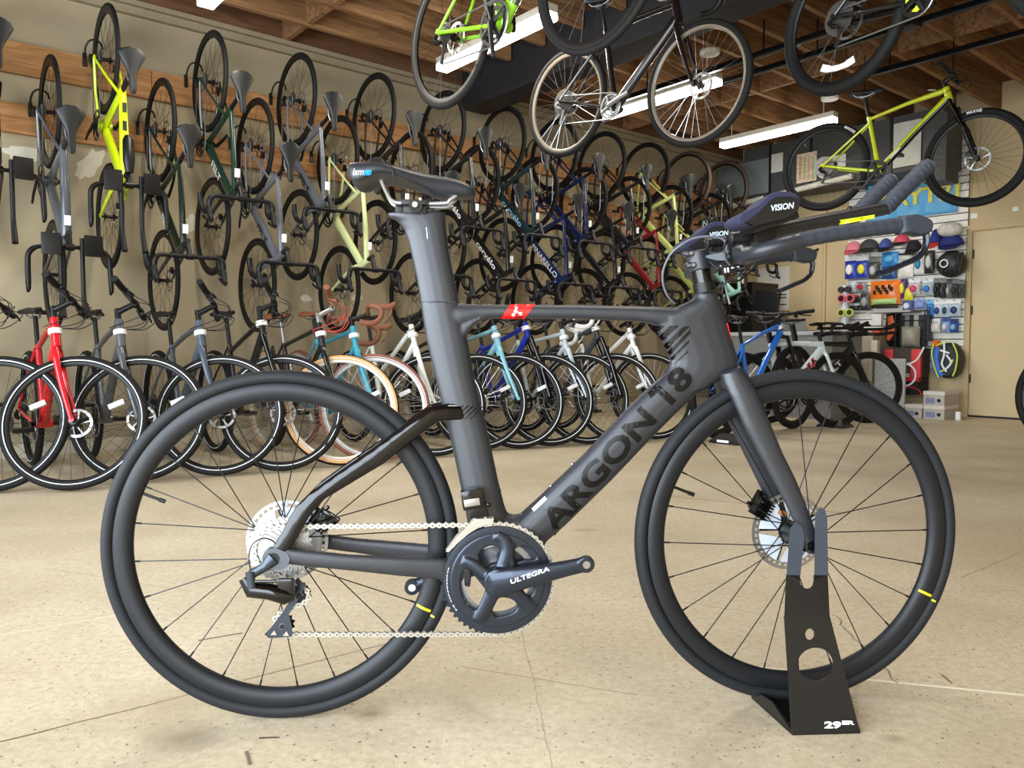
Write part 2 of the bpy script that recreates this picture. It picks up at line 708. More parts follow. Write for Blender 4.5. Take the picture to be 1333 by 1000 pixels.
# slanted stripes on the head block and on the seat tube
STR = [((850, 424), (866, 424), (854, 434)), ((872, 424), (884, 424), (862, 444), (858, 438)), ((890, 425), (898, 425), (868, 455), (864, 449)),
       ((899, 428), (899, 434), (872, 463), (869, 458)), ((897, 442), (897, 446), (875, 469), (873, 466)), ((896, 456), (896, 458.5), (878, 475), (877, 473))]
for s in STR:
    lay(poly2d([s]), 'stripe', M_LETTER, hero, step=5)
for k in range(7):
    x = 575 + k * 7.0
    w = 4.6 - k * .5
    lay(poly2d([[(x + 12, 528), (x + 12 + w, 528), (x + w - 6, 546), (x - 6, 546)]]), 'stripe', M_LETTER, hero, step=5)
lay(poly2d([[(664, 396.5), (696, 396.5), (683, 415), (652, 415)]]), 'badge', M_RED, hero, step=3, off=.0009)
for cx_, cy_, r_ in ((671, 405.5, 2.4), (668, 410, 2.2), (677.5, 408.5, 2.2), (672, 401, 2.0)):
    lay(poly2d([[(cx_ + r_ * cos(t * pi / 5), cy_ + r_ * sin(t * pi / 5)) for t in range(10)]]), 'badge_dot', M_WHITE, hero, off=.0019)
for pts in ([(671, 401), (672.2, 401), (673, 407), (671.5, 407)], [(668, 410), (667.5, 409), (672, 405.5), (673, 406.5)], [(677.5, 409), (677.8, 407.8), (673, 405), (672, 406)]):
    lay(poly2d([pts]), 'badge_dot', M_WHITE, hero, off=.0019)
bm = NB()
tube(bm, [hp(944, 421, 0) + V((.001, 0, 0)), hp(951, 448, 0) + V((.001, 0, 0))], [(.002, .012), (.002, .008)], 8)
bobj('head_mark', bm, M_RED, hero)['label'] = 'red strip on the head tube'
lay(poly2d([[(554.6, 296), (555.4, 296), (556.9, 311), (556.1, 311)]]), 'post_mark', M_WHITE, hero, step=20)
# small pale bolts on the tubes
for px, py in ((650, 638), (653, 655), (717, 633), (745, 604)):
    bm = NB()
    p = hp(px, py, 0)
    ball(bm, p, .004, .004, .004, 8, 5)
    bobj('bottle_bolt', bm, M_SILVER, hero)
lay(poly2d([[(692, 662), (709, 646), (712, 650), (695, 666)]]), 'frame_sticker', M_TAG, hero)
bm = text2d('ENDURANCE', bold=.01)
x1 = max(v.co.x for v in bm.verts)

# ------------------------------------------------ wheels


def wheel_body(name, hub, yaw, parent):
    bm = NB()
    prof = [(.3135, .0095), (.310, .0118), (.300, .0132), (.290, .0118), (.282, .0075), (.2785, .003), (.2785, -.003), (.282, -.0075), (.290, -.0118), (.300, -.0132), (.310, -.0118), (.3135, -.0095)]
    lathe(bm, prof, 120)
    o = bobj(name, bm, M_RIM, parent)
    o.location = hub
    o.rotation_euler = (0, 0, yaw)
    bm = NB()
    R, r = .3245, .0138
    pr = []
    for j in range(14):
        a = 2 * pi * j / 14
        pr.append((R + r * cos(a) * (1.0 if cos(a) > 0 else .9), r * sin(a)))
    lathe(bm, pr, 120)
    t = bobj('tyre', bm, M_TYRE, o)
    return o


def spoke_line(bm, a, b, r):
    tube(bm, [a, b], r, 5, ref=(0, 1, 0.001))


def add_spokes(w, n, rhubR, rhubL, yR, yL, phase):
    for i in range(n):
        th = 2 * pi * i / n + phase
        side = -1 if i % 2 == 0 else 1
        rh = rhubR if side < 0 else rhubL
        yh = yR if side < 0 else yL
        tw = (.95 if (i // 2) % 2 == 0 else -.95)
        a = V((rh * cos(th + tw), yh, rh * sin(th + tw)))
        b = V((.281 * cos(th), side * .001, .281 * sin(th)))
        bm = NB()
        spoke_line(bm, a, b, .00115)
        d = (b - a).normalized()
        tube(bm, [b - d * .014, b], .0019, 6)
        bobj('spoke', bm, M_SPOKE, w)


def rotor(w, y, r=.08, mt=M_SILVER):
    bm = NB()
    n = 36
    lathe(bm, [(r, y - .0009), (r, y + .0009), (r - .014, y + .0009), (r - .014, y - .0009)], 60)
    o = bobj('brake_disc', bm, mt, w)
    return o


def wheel_mark(w, ang, r0, r1, y, m, wd=.012, name='rim_mark'):
    bm = NB()
    k = 5
    vs = []
    for i in range(k + 1):
        a = ang + wd / .3 * (i / k - .5)
        row = []
        for rr, yy in y:
            row.append(bm.verts.new((rr * cos(a), yy, rr * sin(a))))
        vs.append(row)
    for i in range(k):
        for j in range(len(y) - 1):
            bm.faces.new((vs[i][j], vs[i + 1][j], vs[i + 1][j + 1], vs[i][j + 1]))
    bobj(name, bm, m, w)


rw = wheel_body('rear_wheel', V((0, 0, RH)), 0, hero)
add_spokes(rw, 24, .022, .022, -.022, .03, .09)
fw = wheel_body('front_wheel', FPIV, .0304, hero)
add_spokes(fw, 24, .016, .02, -.03, .026, .02)
for w, ang in ((rw, radians(-25)), (fw, radians(-24.5))):
    wheel_mark(w, ang, 0, 0, [(.2825, -.0086), (.286, -.0104), (.290, -.0126), (.300, -.0140), (.310, -.0126), (.3125, -.0112)], M_YEL, .0052)
    wheel_mark(w, ang - .022, 0, 0, [(.3155, -.0118), (.320, -.0142), (.3235, -.0146)], M_YEL, .0035, 'tyre_mark')
    bm = NB()
    a = radians(158)
    p = V((.281 * cos(a), 0, .281 * sin(a)))
    d = -p.normalized()
    tube(bm, [p, p + d * .034], .003, 8)
    tube(bm, [p + d * .034, p + d * .046], .0042, 8)
    bobj('valve', bm, M_BLACK, w)
# hubs
for w, ys in ((rw, (-.03, .035)), (fw, (-.036, .032))):
    bm = NB()
    lathe(bm, [(.022, ys[0]), (.024, ys[0] + .003), (.022, ys[0] + .006), (.013, ys[0] + .014), (.013, ys[1] - .014), (.022, ys[1] - .006), (.024, ys[1] - .003), (.022, ys[1])], 32)
    disc(bm, .02, ys[0] - .002, ys[0] + .004, 24)
    disc(bm, .02, ys[1] - .004, ys[1] + .002, 24)
    disc(bm, .009, -.062, .062, 16)
    bobj('hub', bm, M_BLACK, w)
M_FIN = mat('bright finned disc', (206, 214, 224), .35, .15)
for w in (rw, fw):
    y = .040
    bm = NB()
    # slotted braking ring
    n = 48
    lathe(bm, [(.080, y - .0009), (.080, y + .0009), (.0735, y + .0009), (.0735, y - .0009)], 72)
    lathe(bm, [(.0685, y - .0009), (.0685, y + .0009), (.064, y + .0009), (.064, y - .0009)], 72)
    for k in range(36):
        a = 2 * pi * k / 36
        m4 = Matrix.Rotation(-a, 4, 'Y')
        box(bm, .068, .074, y - .0009, y + .0009, -.0028, .0028, mtx=m4)
    d_ = bobj('brake_disc', bm, M_SILVER, w)
    bm = NB()
    for k in range(5):
        a = 2 * pi * k / 5
        m4 = Matrix.Rotation(-a, 4, 'Y')
        lo = []
        for rr, aa in ((.0655, -.58), (.0655, -.28), (.0655, 0), (.0655, .28), (.0655, .52), (.026, .42), (.026, -.2)):
            lo.append((rr * cos(aa), rr * sin(aa)))
        rings(bm, [[m4 @ V((x, yy, z)) for x, z in lo] for yy in (y - .0018, y + .0018)])
    bobj('disc_cooling_fin', bm, M_FIN, w)
    bm = NB()
    for k in range(5):
        a = 2 * pi * k / 5 + .2
        tube(bm, [(.014 * cos(a), y, .014 * sin(a)), (.064 * cos(a + .35), y, .064 * sin(a + .35))], [(.004, .0016), (.003, .0014)], 6)
    disc(bm, .022, y - .003, y + .003, 24)
    bobj('disc_carrier', bm, M_BLACK, w)

# brake calipers (left side, behind the stays)


def caliper(name, c, parent, rot=0.0):
    bm = NB()
    m4 = Matrix.Translation(c) @ Matrix.Rotation(rot, 4, 'Y')
    box(bm, -.022, .022, -.012, .012, -.015, .015, bev=.005, mtx=m4)
    box(bm, -.014, .03, -.010, .008, .008, .022, bev=.004, mtx=m4)
    for k in range(6):
        box(bm, -.02 + k * .0065, -.0165 + k * .0065, -.016, .010, -.02, .014, mtx=m4)
    ball(bm, m4 @ V((.01, -.012, .006)), .006, .004, .006, 10, 6)
    ball(bm, m4 @ V((-.012, -.012, -.004)), .005, .004, .005, 10, 6)
    tube(bm, [m4 @ V((-.01, 0, .014)), m4 @ V((-.004, -.004, .03))], .004, 8)
    return bobj(name, bm, M_GLOSS, parent)


pc = hp(419, 677, .042)
caliper('brake_caliper', pc, hero, radians(35))
pc = hp(990, 660, .045)
caliper('brake_caliper', pc, hero, radians(-60))
# bronze axle sleeve seen at the front hub
bm = NB()
p0 = hp(1018, 668, .03)
disc(bm, .006, -.01, .012, 16, p0)
bobj('hose_fitting', bm, mat('bronze fitting', (176, 110, 50), .35, .6), hero)

# ------------------------------------------------ cassette, chain set, chain
bm = NB()
teeth = [11, 12, 13, 14, 16, 18, 20, 22, 25, 28, 30]
for i, t in enumerate(teeth):
    y = -.052 + i * .0026
    r = t * .0127 / (2 * pi)
    gear(bm, r - .003, r + .0015, t, y, y + .0016, hole=max(r - .012, .012))
disc(bm, .014, -.056, -.02, 20)
bobj('cassette', bm, mat('bright cassette', (176, 174, 168), .34, .75), rw)

CB = V((bbc.x, 0, bbc.z))
yc = -.047
bm = NB()
gear(bm, .1045, .1095, 53, yc - .0012, yc + .0012, hole=.094)
lathe(bm, [(.1045, yc - .003), (.103, yc - .006), (.086, yc - .0078), (.0775, yc - .006), (.076, yc - .001), (.078, yc + .001), (.1045, yc + .001)], 90)
chs = bobj('chainring', bm, M_CRANK, hero)
chs.location = CB
bm = NB()
gear(bm, .074, .0785, 39, yc + .006, yc + .008, hole=.066)
lathe(bm, [(.0745, yc + .004), (.0745, yc + .006), (.064, yc + .006), (.064, yc + .002)], 72)
o = bobj('inner_chainring', bm, M_ALU, chs)
bm = text2d('SHIMANO 53', bold=.01)
x1 = max(v.co.x for v in bm.verts)
for v in bm.verts:
    a = radians(190) - v.co.x / x1 * radians(-26)
    rr = .0985 - v.co.y * .0022
    rr = .0965 - v.co.y * .0020
    v.co = V((rr * cos(a), yc - .0068, rr * sin(a)))
obj('ring_lettering', to_mesh(bm, 'ring_lettering', (M_TAG,), smooth=False), chs)

# crank: four arms to the ring, the long arm with the pedal eye
bm = NB()
pe = hp(762.6, 734, -.078)
pa = pe - (V((CB.x, -.078, CB.z)))
ca = math.atan2(pa.z, pa.x)
LA = math.hypot(pa.x, pa.z)


def cpt(r, a, y):
    return V((CB.x + r * cos(a), y, CB.z + r * sin(a)))


def zc4(x, y):
    return (500 + .26 * x, 600 + .26 * y)


HOLES = [[(478, 470), (505, 442), (545, 430), (580, 448), (592, 488), (572, 520), (532, 532), (492, 512)],
         [(428, 545), (402, 560), (389, 600), (392, 660), (415, 712), (455, 740), (490, 735), (500, 700), (506, 655), (478, 615), (450, 580)],
         [(558, 702), (590, 690), (630, 695), (658, 716), (660, 745), (630, 765), (590, 775), (558, 778), (550, 740)],
         [(680, 652), (715, 642), (746, 632), (747, 660), (722, 685), (695, 690), (678, 675)],
         [(648, 448), (690, 432), (735, 450), (760, 488), (705, 494), (655, 505)]]
yp = -.0555
cpx = []
for i in range(60):
    a_ = 2 * pi * i / 60
    cpx.append((CB.x + .091 * cos(a_), CB.z + .091 * sin(a_)))
hol = []
for h_l in HOLES:
    pts = [hp(*zc4(*q_), yp) for q_ in h_l]
    cc = sum(pts, V((0, 0, 0))) / len(pts)
    cl_ = catmull(pts + [pts[0]], 3)[:-1]
    hol.append([(cc.x + (p.x - cc.x) * 1.08, cc.z + (p.z - cc.z) * 1.08) for p in cl_])
b2 = poly2d([cpx] + hol)
vmap = {}
for f_ in b2.faces:
    for yy, rev in ((yp, 0), (yp + .006, 1)):
        vs2 = []
        for v_ in f_.verts:
            k_ = (v_.index, round(v_.co.x, 6), round(v_.co.y, 6), yy)
            if k_ not in vmap:
                vmap[k_] = bm.verts.new((v_.co.x, yy, v_.co.y))
            vs2.append(vmap[k_])
        bm.faces.new(vs2 if not rev else vs2[::-1])
for e_ in b2.edges:
    if len(e_.link_faces) == 1:
        q4 = []
        for v_, yy in ((e_.verts[0], yp), (e_.verts[1], yp), (e_.verts[1], yp + .006), (e_.verts[0], yp + .006)):
            q4.append(vmap[(v_.index, round(v_.co.x, 6), round(v_.co.y, 6), yy)])
        bm.faces.new(q4)
b2.free()
for pth, r0_, r1_ in ((((575, 605), (602, 520), (618, 450), (600, 400), (560, 372)), .017, .010), (((565, 610), (535, 680), (500, 750), (470, 800)), .016, .012),
                      (((590, 625), (665, 668), (712, 712), (752, 745)), .014, .012), (((560, 600), (500, 560), (445, 520), (395, 500)), .013, .010), (((620, 590), (640, 540), (630, 470), (640, 410)), .010, .007)):
    pts = [hp(*zc4(*q_), -.058 + .004 * (i_ / (len(pth) - 1))) for i_, q_ in enumerate(pth)]
    cm = catmull(pts, 4)
    nn = len(cm)
    tube(bm, cm, [(r0_ + (r1_ - r0_) * i_ / nn, .0075 - .003 * i_ / nn) for i_ in range(nn)], 14)
tube(bm, [cpt(0, 0, -.050), cpt(0, 0, -.072)], .027, 28, ref=(1, 0, 0))
tube(bm, [cpt(-.012, ca, -.066), cpt(.03, ca, -.072), cpt(.08, ca, -.077), cpt(LA * .8, ca, -.079), cpt(LA, ca, -.080)], [(.027, .010), (.024, .010), (.0185, .009), (.0155, .0075), (.0150, .0065)], 20)
tube(bm, [cpt(LA, ca, -.0735), cpt(LA, ca, -.0865)], .0160, 24, ref=(1, 0, 0))
crank = remeshed('crank_arm', bm, .0017, 4, M_CRANK, hero)
bm = NB()
disc(bm, .0072, -.0872, -.0862, 20, V((pe.x, 0, pe.z)))
bobj('pedal_eye', bm, M_SILVER, hero)
t_cr = bvh_of(crank)
bm = text2d('ULTEGRA', bold=.02, shear=.15)
x1 = max(v.co.x for v in bm.verts)
ang = radians(19)
for v in bm.verts:
    u, w = v.co.x / x1 * 26.5, v.co.y * 6.0
    v.co = V((689.5 + u * cos(ang) - w * sin(ang), 749 - u * sin(ang) - w * cos(ang), 0))
lay(bm, 'crank_lettering', M_WHITE, hero, t_cr, 8, .0005)
# far side crank arm, pointing back
bm = NB()
q = hp(536.5, 764, .085)
tube(bm, [(CB.x, .045, CB.z), (CB.x, .085, CB.z)], .016, 20, ref=(1, 0, 0))
tube(bm, [(CB.x, .078, CB.z), ((CB.x + q.x) / 2, .083, (CB.z + q.z) / 2), (q.x, .085, q.z)], [(.02, .008), (.0165, .008), (.0145, .007)], 16)
tube(bm, [(q.x, .078, q.z), (q.x, .092, q.z)], .0155, 20, ref=(1, 0, 0))
bobj('crank_arm', bm, M_CRANK, hero)
bm = NB()
disc(bm, .0075, .0765, .0775, 16, V((q.x, 0, q.z)))
bobj('pedal_eye', bm, M_TAG, hero)

# chain path
rc = 22 * .0127 / (2 * pi)
hubc = V((0, 0, RH))
up_j = hp(389, 776, -.05)   # guide pulley
lo_j = hp(368, 815, -.05)   # tension pulley
path = []
# over the cassette, clockwise seen from the drive side
for k in range(13):
    a = radians(88 + k * 13.5)
    path.append(V((rc * cos(a), -.036, RH + rc * sin(a))))
path += catmull([V((up_j.x + .004, -.036, up_j.z + .017)), V((up_j.x + .016, -.037, up_j.z)), V((up_j.x + .008, -.037, up_j.z - .016)), V((lo_j.x - .010, -.037, lo_j.z + .018)), V((lo_j.x - .018, -.037, lo_j.z)),
                 V((lo_j.x - .010, -.037, lo_j.z - .017)), V((lo_j.x + .006, -.037, lo_j.z - .021))], 4)
R1 = .1065
nb = []
for k in range(0, 27):
    a = radians(-93 + k * 7.3)
    nb.append(V((CB.x + R1 * cos(a), yc, CB.z + R1 * sin(a))))
path += nb
path.append(path[0].copy())
# resample at pitch
P2 = []
acc = 0
P2.append(path[0].copy())
pitch = .0127
i = 0
cur = path[0].copy()
need = pitch
for j in range(1, len(path)):
    seg = path[j] - cur
    while seg.length >= need:
        cur = cur + seg.normalized() * need
        P2.append(cur.copy())
        need = pitch
        seg = path[j] - cur
    need -= seg.length
    cur = path[j].copy()
bm = NB()
for i in range(len(P2) - 1):
    a, b = P2[i], P2[i + 1]
    d = (b - a).normalized()
    nrm = d.cross(V((0, 1, 0))).normalized()
    w = .0031 if i % 2 else .0021
    for sy in (-w, w):
        prof = []
        for t, hw in ((-.0036, .0016), (-.0018, .0040), (.0015, .0038), (.5, .0027)):
            pass
        L = (b - a).length
        pts2 = [(-.0044, 0), (-.0032, .0040), (-.0002, .0054), (.0028, .0040), (L / 2, .0024), (L - .0028, .0040), (L + .0002, .0054), (L + .0032, .0040), (L + .0044, 0),
                (L + .0032, -.0040), (L + .0002, -.0054), (L - .0028, -.0040), (L / 2, -.0024), (.0028, -.0040), (-.0002, -.0054), (-.0032, -.0040)]
        rings(bm, [[a + d * x + nrm * z + V((0, sy + yy, 0)) for x, z in pts2] for yy in (-.0005, .0005)])
    tube(bm, [a + V((0, -.0037, 0)), a + V((0, .0037, 0))], .0024, 6, ref=(1, 0, 0))
chn = bobj('chain', bm, M_CHAIN, hero, smooth=False)
bm = NB()
for p in P2[:-1]:
    tube(bm, [p + V((0, -.0042, 0)), p + V((0, -.0036, 0))], .0017, 6, ref=(1, 0, 0))
obj('chain_rivet', to_mesh(bm, 'chain_rivet', (mat('dark rivet', (96, 92, 84), .4, .5),), False), chn)

# rear derailleur
M_DER = mat('derailleur grey', (62, 68, 78), .3, .6)
rd = empty('rear_derailleur')
rd.parent = hero


def hps(lst, y):
    return [hp(x, yy, y) for x, yy in lst]


bm = NB()
tube(bm, [hp(356, 727, -.078), hp(345, 738, -.080), hp(327, 748, -.082)], [(.013, .006), (.0085, .006), (.009, .007)], 14)
tube(bm, [hp(325, 745, -.088), hp(328, 766, -.088)], [(.0085, .005), (.0075, .005)], 14)
bobj('hanger_link', bm, M_DER, rd)
bm = NB()
tube(bm, [hp(318, 752, -.075), hp(328, 768, -.078), hp(350, 770, -.08), hp(372, 776, -.08), hp(383, 776, -.078)], [(.011, .012), (.016, .014), (.015, .014), (.016, .014), (.008, .010)], 16)
tube(bm, [hp(332, 757, -.088), hp(360, 757, -.088)], [(.003, .003), (.003, .003)], 8)
box(bm, -.014, .016, -.006, .006, -.016, .016, bev=.006, mtx=Matrix.Translation(hp(372, 764, -.082)))
bobj('derailleur_body', bm, M_GLOSS, rd)
bm = NB()
for y in (-.052, -.027):
    outer = hps([(388, 752), (396, 762), (393, 775), (384, 787), (376, 800), (380, 818), (380, 829), (368, 830), (350, 831), (344, 826), (352, 818), (364, 803), (374, 787), (384, 776), (389, 766), (384, 756)], y)
    outer2 = [p + V((0, .002, 0)) for p in outer]
    rings(bm, [outer, outer2])
bobj('derailleur_cage', bm, M_DER, rd, smooth=False)
bm = NB()
for c_ in ((356, 825), (372, 826)):
    pts = hps([(c_[0] - 4, c_[1] + 2), (c_[0] + 4, c_[1] + 2), (c_[0] + 1, c_[1] - 4)], -.0525)
    rings(bm, [pts, [p + V((0, .001, 0)) for p in pts]])
tube(bm, [V((lo_j.x, -.0535, lo_j.z)), V((lo_j.x, -.050, lo_j.z))], .0055, 12, ref=(1, 0, 0))
bobj('cage_window', bm, mat('pale cage inset', (170, 160, 138), .6), rd, smooth=False)
for name, c in (('guide_pulley', up_j), ('tension_pulley', lo_j)):
    bm = NB()
    gear(bm, .0165, .0205, 11, -.0385, -.0355, hole=.006, c=V((c.x, 0, c.z)))
    disc(bm, .005, -.054, -.03, 12, V((c.x, 0, c.z)))
    bobj(name, bm, M_DARK, rd)
bm = NB()
ptube(bm, catmull([hp(352, 735, -.07), hp(330, 745, -.075), hp(324, 728, -.076), hp(328, 710, -.076), hp(342, 701, -.074), hp(356, 705, -.07), hp(362, 716, -.068)], 6), .0012, 6)
bobj('shift_wire', bm, M_BLACK, hero)
bm = NB()
pts = hps([(345, 733), (344, 722), (350, 715), (360, 713), (374, 719), (378, 727), (375, 737), (366, 742), (354, 741)], -.0735)
rings(bm, [pts, [p + V((0, -.0035, 0)) for p in pts]])
bobj('dropout_plate', bm, mat('grey dropout plate', (84, 88, 96), .35, .3), hero, smooth=False)
bm = NB()
tube(bm, [V((dc.x, -.073, dc.z)), V((dc.x, -.0785, dc.z))], .011, 20, ref=(1, 0, 0))
tube(bm, [V((dc.x, -.0785, dc.z)), V((dc.x, -.0800, dc.z))], .0055, 12, ref=(1, 0, 0))
bobj('axle_cap', bm, M_BLACK, hero)
bm = NB()
p = hp(1057, 711, -.064)
tube(bm, [p + V((0, .004, 0)), p + V((0, -.002, 0))], .010, 18, ref=(1, 0, 0))
tube(bm, [p + V((0, -.002, 0)), p + V((0, -.0035, 0))], .005, 8, ref=(1, 0, 0))
bobj('axle_cap', bm, M_GLOSS, hero)

# front derailleur
fd = empty('front_derailleur')
fd.parent = hero
bm = NB()
m4 = Matrix.Translation(hp(616, 651, -.045)) @ Matrix.Rotation(radians(-8), 4, 'Y')
box(bm, -.022, .02, -.016, .018, -.016, .022, bev=.007, mtx=m4)
box(bm, -.012, .022, -.01, .02, -.034, -.01, bev=.004, mtx=m4)
ball(bm, hp(636, 657, -.06), .005, .004, .005, 8, 6)
bobj('motor_housing', bm, M_GLOSS, fd)
bm = NB()
box(bm, -.018, .012, -.0185, -.016, -.008, .006, bev=.002, mtx=m4)
bobj('housing_badge', bm, M_SILVER, fd)
bm = NB()
outer = hps([(643, 675), (641, 683), (628, 684), (610, 695), (596, 707), (584, 719), (580, 718.5), (594, 699), (608, 686), (617, 676)], -.056)
rings(bm, [outer, [p + V((0, .002, 0)) for p in outer]])
rings(bm, [[p + V((0, .016, 0)) for p in outer], [p + V((0, .018, 0)) for p in outer]])
tube(bm, [hp(620, 662, -.05), hp(618, 680, -.05)], [(.006, .004), (.004, .004)], 10)
tube(bm, [hp(628, 662, -.05), hp(634, 680, -.05)], [(.003, .003), (.003, .003)], 10)
bobj('cage', bm, mat('satin steel', (190, 188, 180), .32, .75), fd, smooth=False)

# small far stay lettering
lt = lay if False else None

# ------------------------------------------------ saddle
sad = empty('saddle')
sad.parent = hero
SEC = [(452.5, 214, 232, .030), (454, 209, 240, .046), (460, 207.3, 249, .060), (472, 206.6, 249, .066), (480, 206.8, 240, .067), (492, 208, 233, .067), (506, 210.5, 234, .064), (520, 214.5, 238, .058), (536, 219, 244, .050),
       (552, 223, 251, .043), (566, 225.5, 256, .038), (580, 227.5, 258, .034), (594, 231, 257, .031), (606, 235.5, 257, .029), (614, 241, 257, .026), (619.5, 247, 256, .018)]
bm = NB()
rs = []
for px, t_, b_, hw in SEC:
    y = -hw * .75
    T, B = hp(px, t_, y), hp(px, b_, y)
    zc, h = (T.z + B.z) / 2, (T.z - B.z) / 2
    ring = []
    n = 28
    for j in range(n):
        a = 2 * pi * j / n
        ca_, sa_ = cos(a), sin(a)
        e = 2 / 2.8
        yy = hw * abs(ca_) ** e * (1 if ca_ >= 0 else -1)
        zz = h * abs(sa_) ** (2 / 2.5) * (1 if sa_ >= 0 else -1)
        g = math.exp(-(yy / .007) ** 2) * min(.010, h * .6)
        if sa_ > 0:
            zz -= g
            zz += 0
        elif px < 560:
            zz += math.exp(-(yy / (hw * .75)) ** 4) * h * 1.0
        ring.append(V((T.x, yy, zc + zz)))
    rs.append(ring)
rings(bm, rs)
me = to_mesh(bm, 'saddle_pad', (M_SADDLE,))
sp_o = obj('saddle_pad', me, sad)
md = sp_o.modifiers.new('sub', 'SUBSURF')
md.levels = 1
md.render_levels = 1
md2 = None
# white and blue mark on its flank
bmt = NB()
bmt.from_mesh(me)
t_sd = BVHTree.FromBMesh(bmt)
bmt.free()
bm = text2d('ism', bold=.0, shear=.2)
x1 = max(v.co.x for v in bm.verts)
for v in bm.verts:
    v.co = V((466.5 + v.co.x / x1 * 7, 224 - v.co.y * 8.5, 0))
lay(bm, 'saddle_lettering', M_WHITE, sad, t_sd, 6, .0016, -.06)
lay(poly2d([[(474.5, 222), (484, 221.5), (484.5, 228.5), (474, 228.5)]]), 'saddle_mark', mat('blue print', (30, 150, 205), .4), sad, t_sd, 6, .0016, -.06)
# seam line
for sy in (-1, 1):
    bm = NB()
    ptube(bm, catmull([hp(496, 234, -.045), hp(503, 250, -.030), hp(512, 262, -.022), (hp(530, 264.5, -.022)), hp(578, 264.5, -.022), hp(586, 260, -.022), hp(594, 254, -.02)], 5), .0036, 10)
    if sy > 0:
        for v in bm.verts:
            v.co.y *= -1
    o = bobj('rail', bm, mat('satin titanium rail', (186, 188, 190), .3, .7), sad)
bm = NB()
ptube(bm, catmull([hp(503, 209.5, -.02), hp(507, 212, -.046), hp(510, 219, -.0605), hp(513, 228, -.063), hp(515, 235, -.060)], 5), .0016, 6)
bobj('seam', bm, M_DARK, sad)
# clamp on top of the post
cl = empty('saddle_clamp')
cl.parent = hero
bm = NB()
tube(bm, [hp(541, 268, -.03), hp(541, 268, .03)], .0125, 20, ref=(1, 0, 0))
box(bm, -.022, .022, -.020, .020, -.012, .006, bev=.004, mtx=Matrix.Translation(hp(541, 272, 0)))
box(bm, -.038, -.02, -.012, .012, -.014, .006, bev=.003, mtx=Matrix.Translation(hp(541, 272, 0)))
box(bm, .02, .036, -.012, .012, -.014, .0, bev=.003, mtx=Matrix.Translation(hp(541, 272, 0)))
box(bm, -.026, .026, -.031, -.017, -.006, .004, bev=.003, mtx=Matrix.Translation(hp(541, 266, 0)))
box(bm, -.026, .026, .017, .031, -.006, .004, bev=.003, mtx=Matrix.Translation(hp(541, 266, 0)))
bobj('clamp_body', bm, M_BLACK, cl)
bm = NB()
tube(bm, [hp(540, 266, -.031), hp(540, 266, -.036)], .0055, 14, ref=(1, 0, 0))
tube(bm, [hp(547, 259, -.025), hp(547, 259, -.032)], .003, 10, ref=(1, 0, 0))
bobj('clamp_bolt', bm, M_SILVER, cl)

# ------------------------------------------------ cockpit
bm = NB()
s0, s1, s2 = hp(918, 380, 0), hp(914, 366, 0), hp(908, 330, 0)
tube(bm, [s0, s0 + (s2 - s0) * .25], .0215, 24)
bobj('headset_cap', bm, M_BLACK, hero)
bm = NB()
tube(bm, [s0 + (s2 - s0) * .25, s2], .0185, 24)
bobj('headset_spacer', bm, M_GLOSS, hero)
bm = NB()
d = (s2 - s0).normalized()
tube(bm, [s2 - d * .002, s2 + d * .006], .019, 20)
for f in (.40, .58, .82, .98):
    pass
c1 = hp(909, 340, 0)
tube(bm, [c1 - d * .018, c1 + d * .020], .0225, 20)
tube(bm, [c1 + V((.01, 0, .004)), hp(935, 338, 0), hp(955, 334, 0)], [(.019, .018), (.014, .016), (.017, .022)], 16)
for dz in (-.010, .013):
    tube(bm, [c1 + d * dz + V((-.024, -.013, 0)), c1 + d * dz + V((-.024, .013, 0))], .0055, 12, ref=(1, 0, 0))
    tube(bm, [c1 + d * dz + V((-.018, -.012, 0)), c1 + d * dz + V((-.018, -.021, 0))], .004, 12, ref=(1, 0, 0))
stem = remeshed('stem', bm, .0022, 3, M_MATTE, hero)
bm = NB()
for k in (-.010, .013):
    p = c1 + d * k + V((-.019, -.0215, 0))
    tube(bm, [p, p + V((0, -.003, 0))], .0036, 10, ref=(1, 0, 0))
bobj('stem_bolt', bm, M_SILVER, hero)

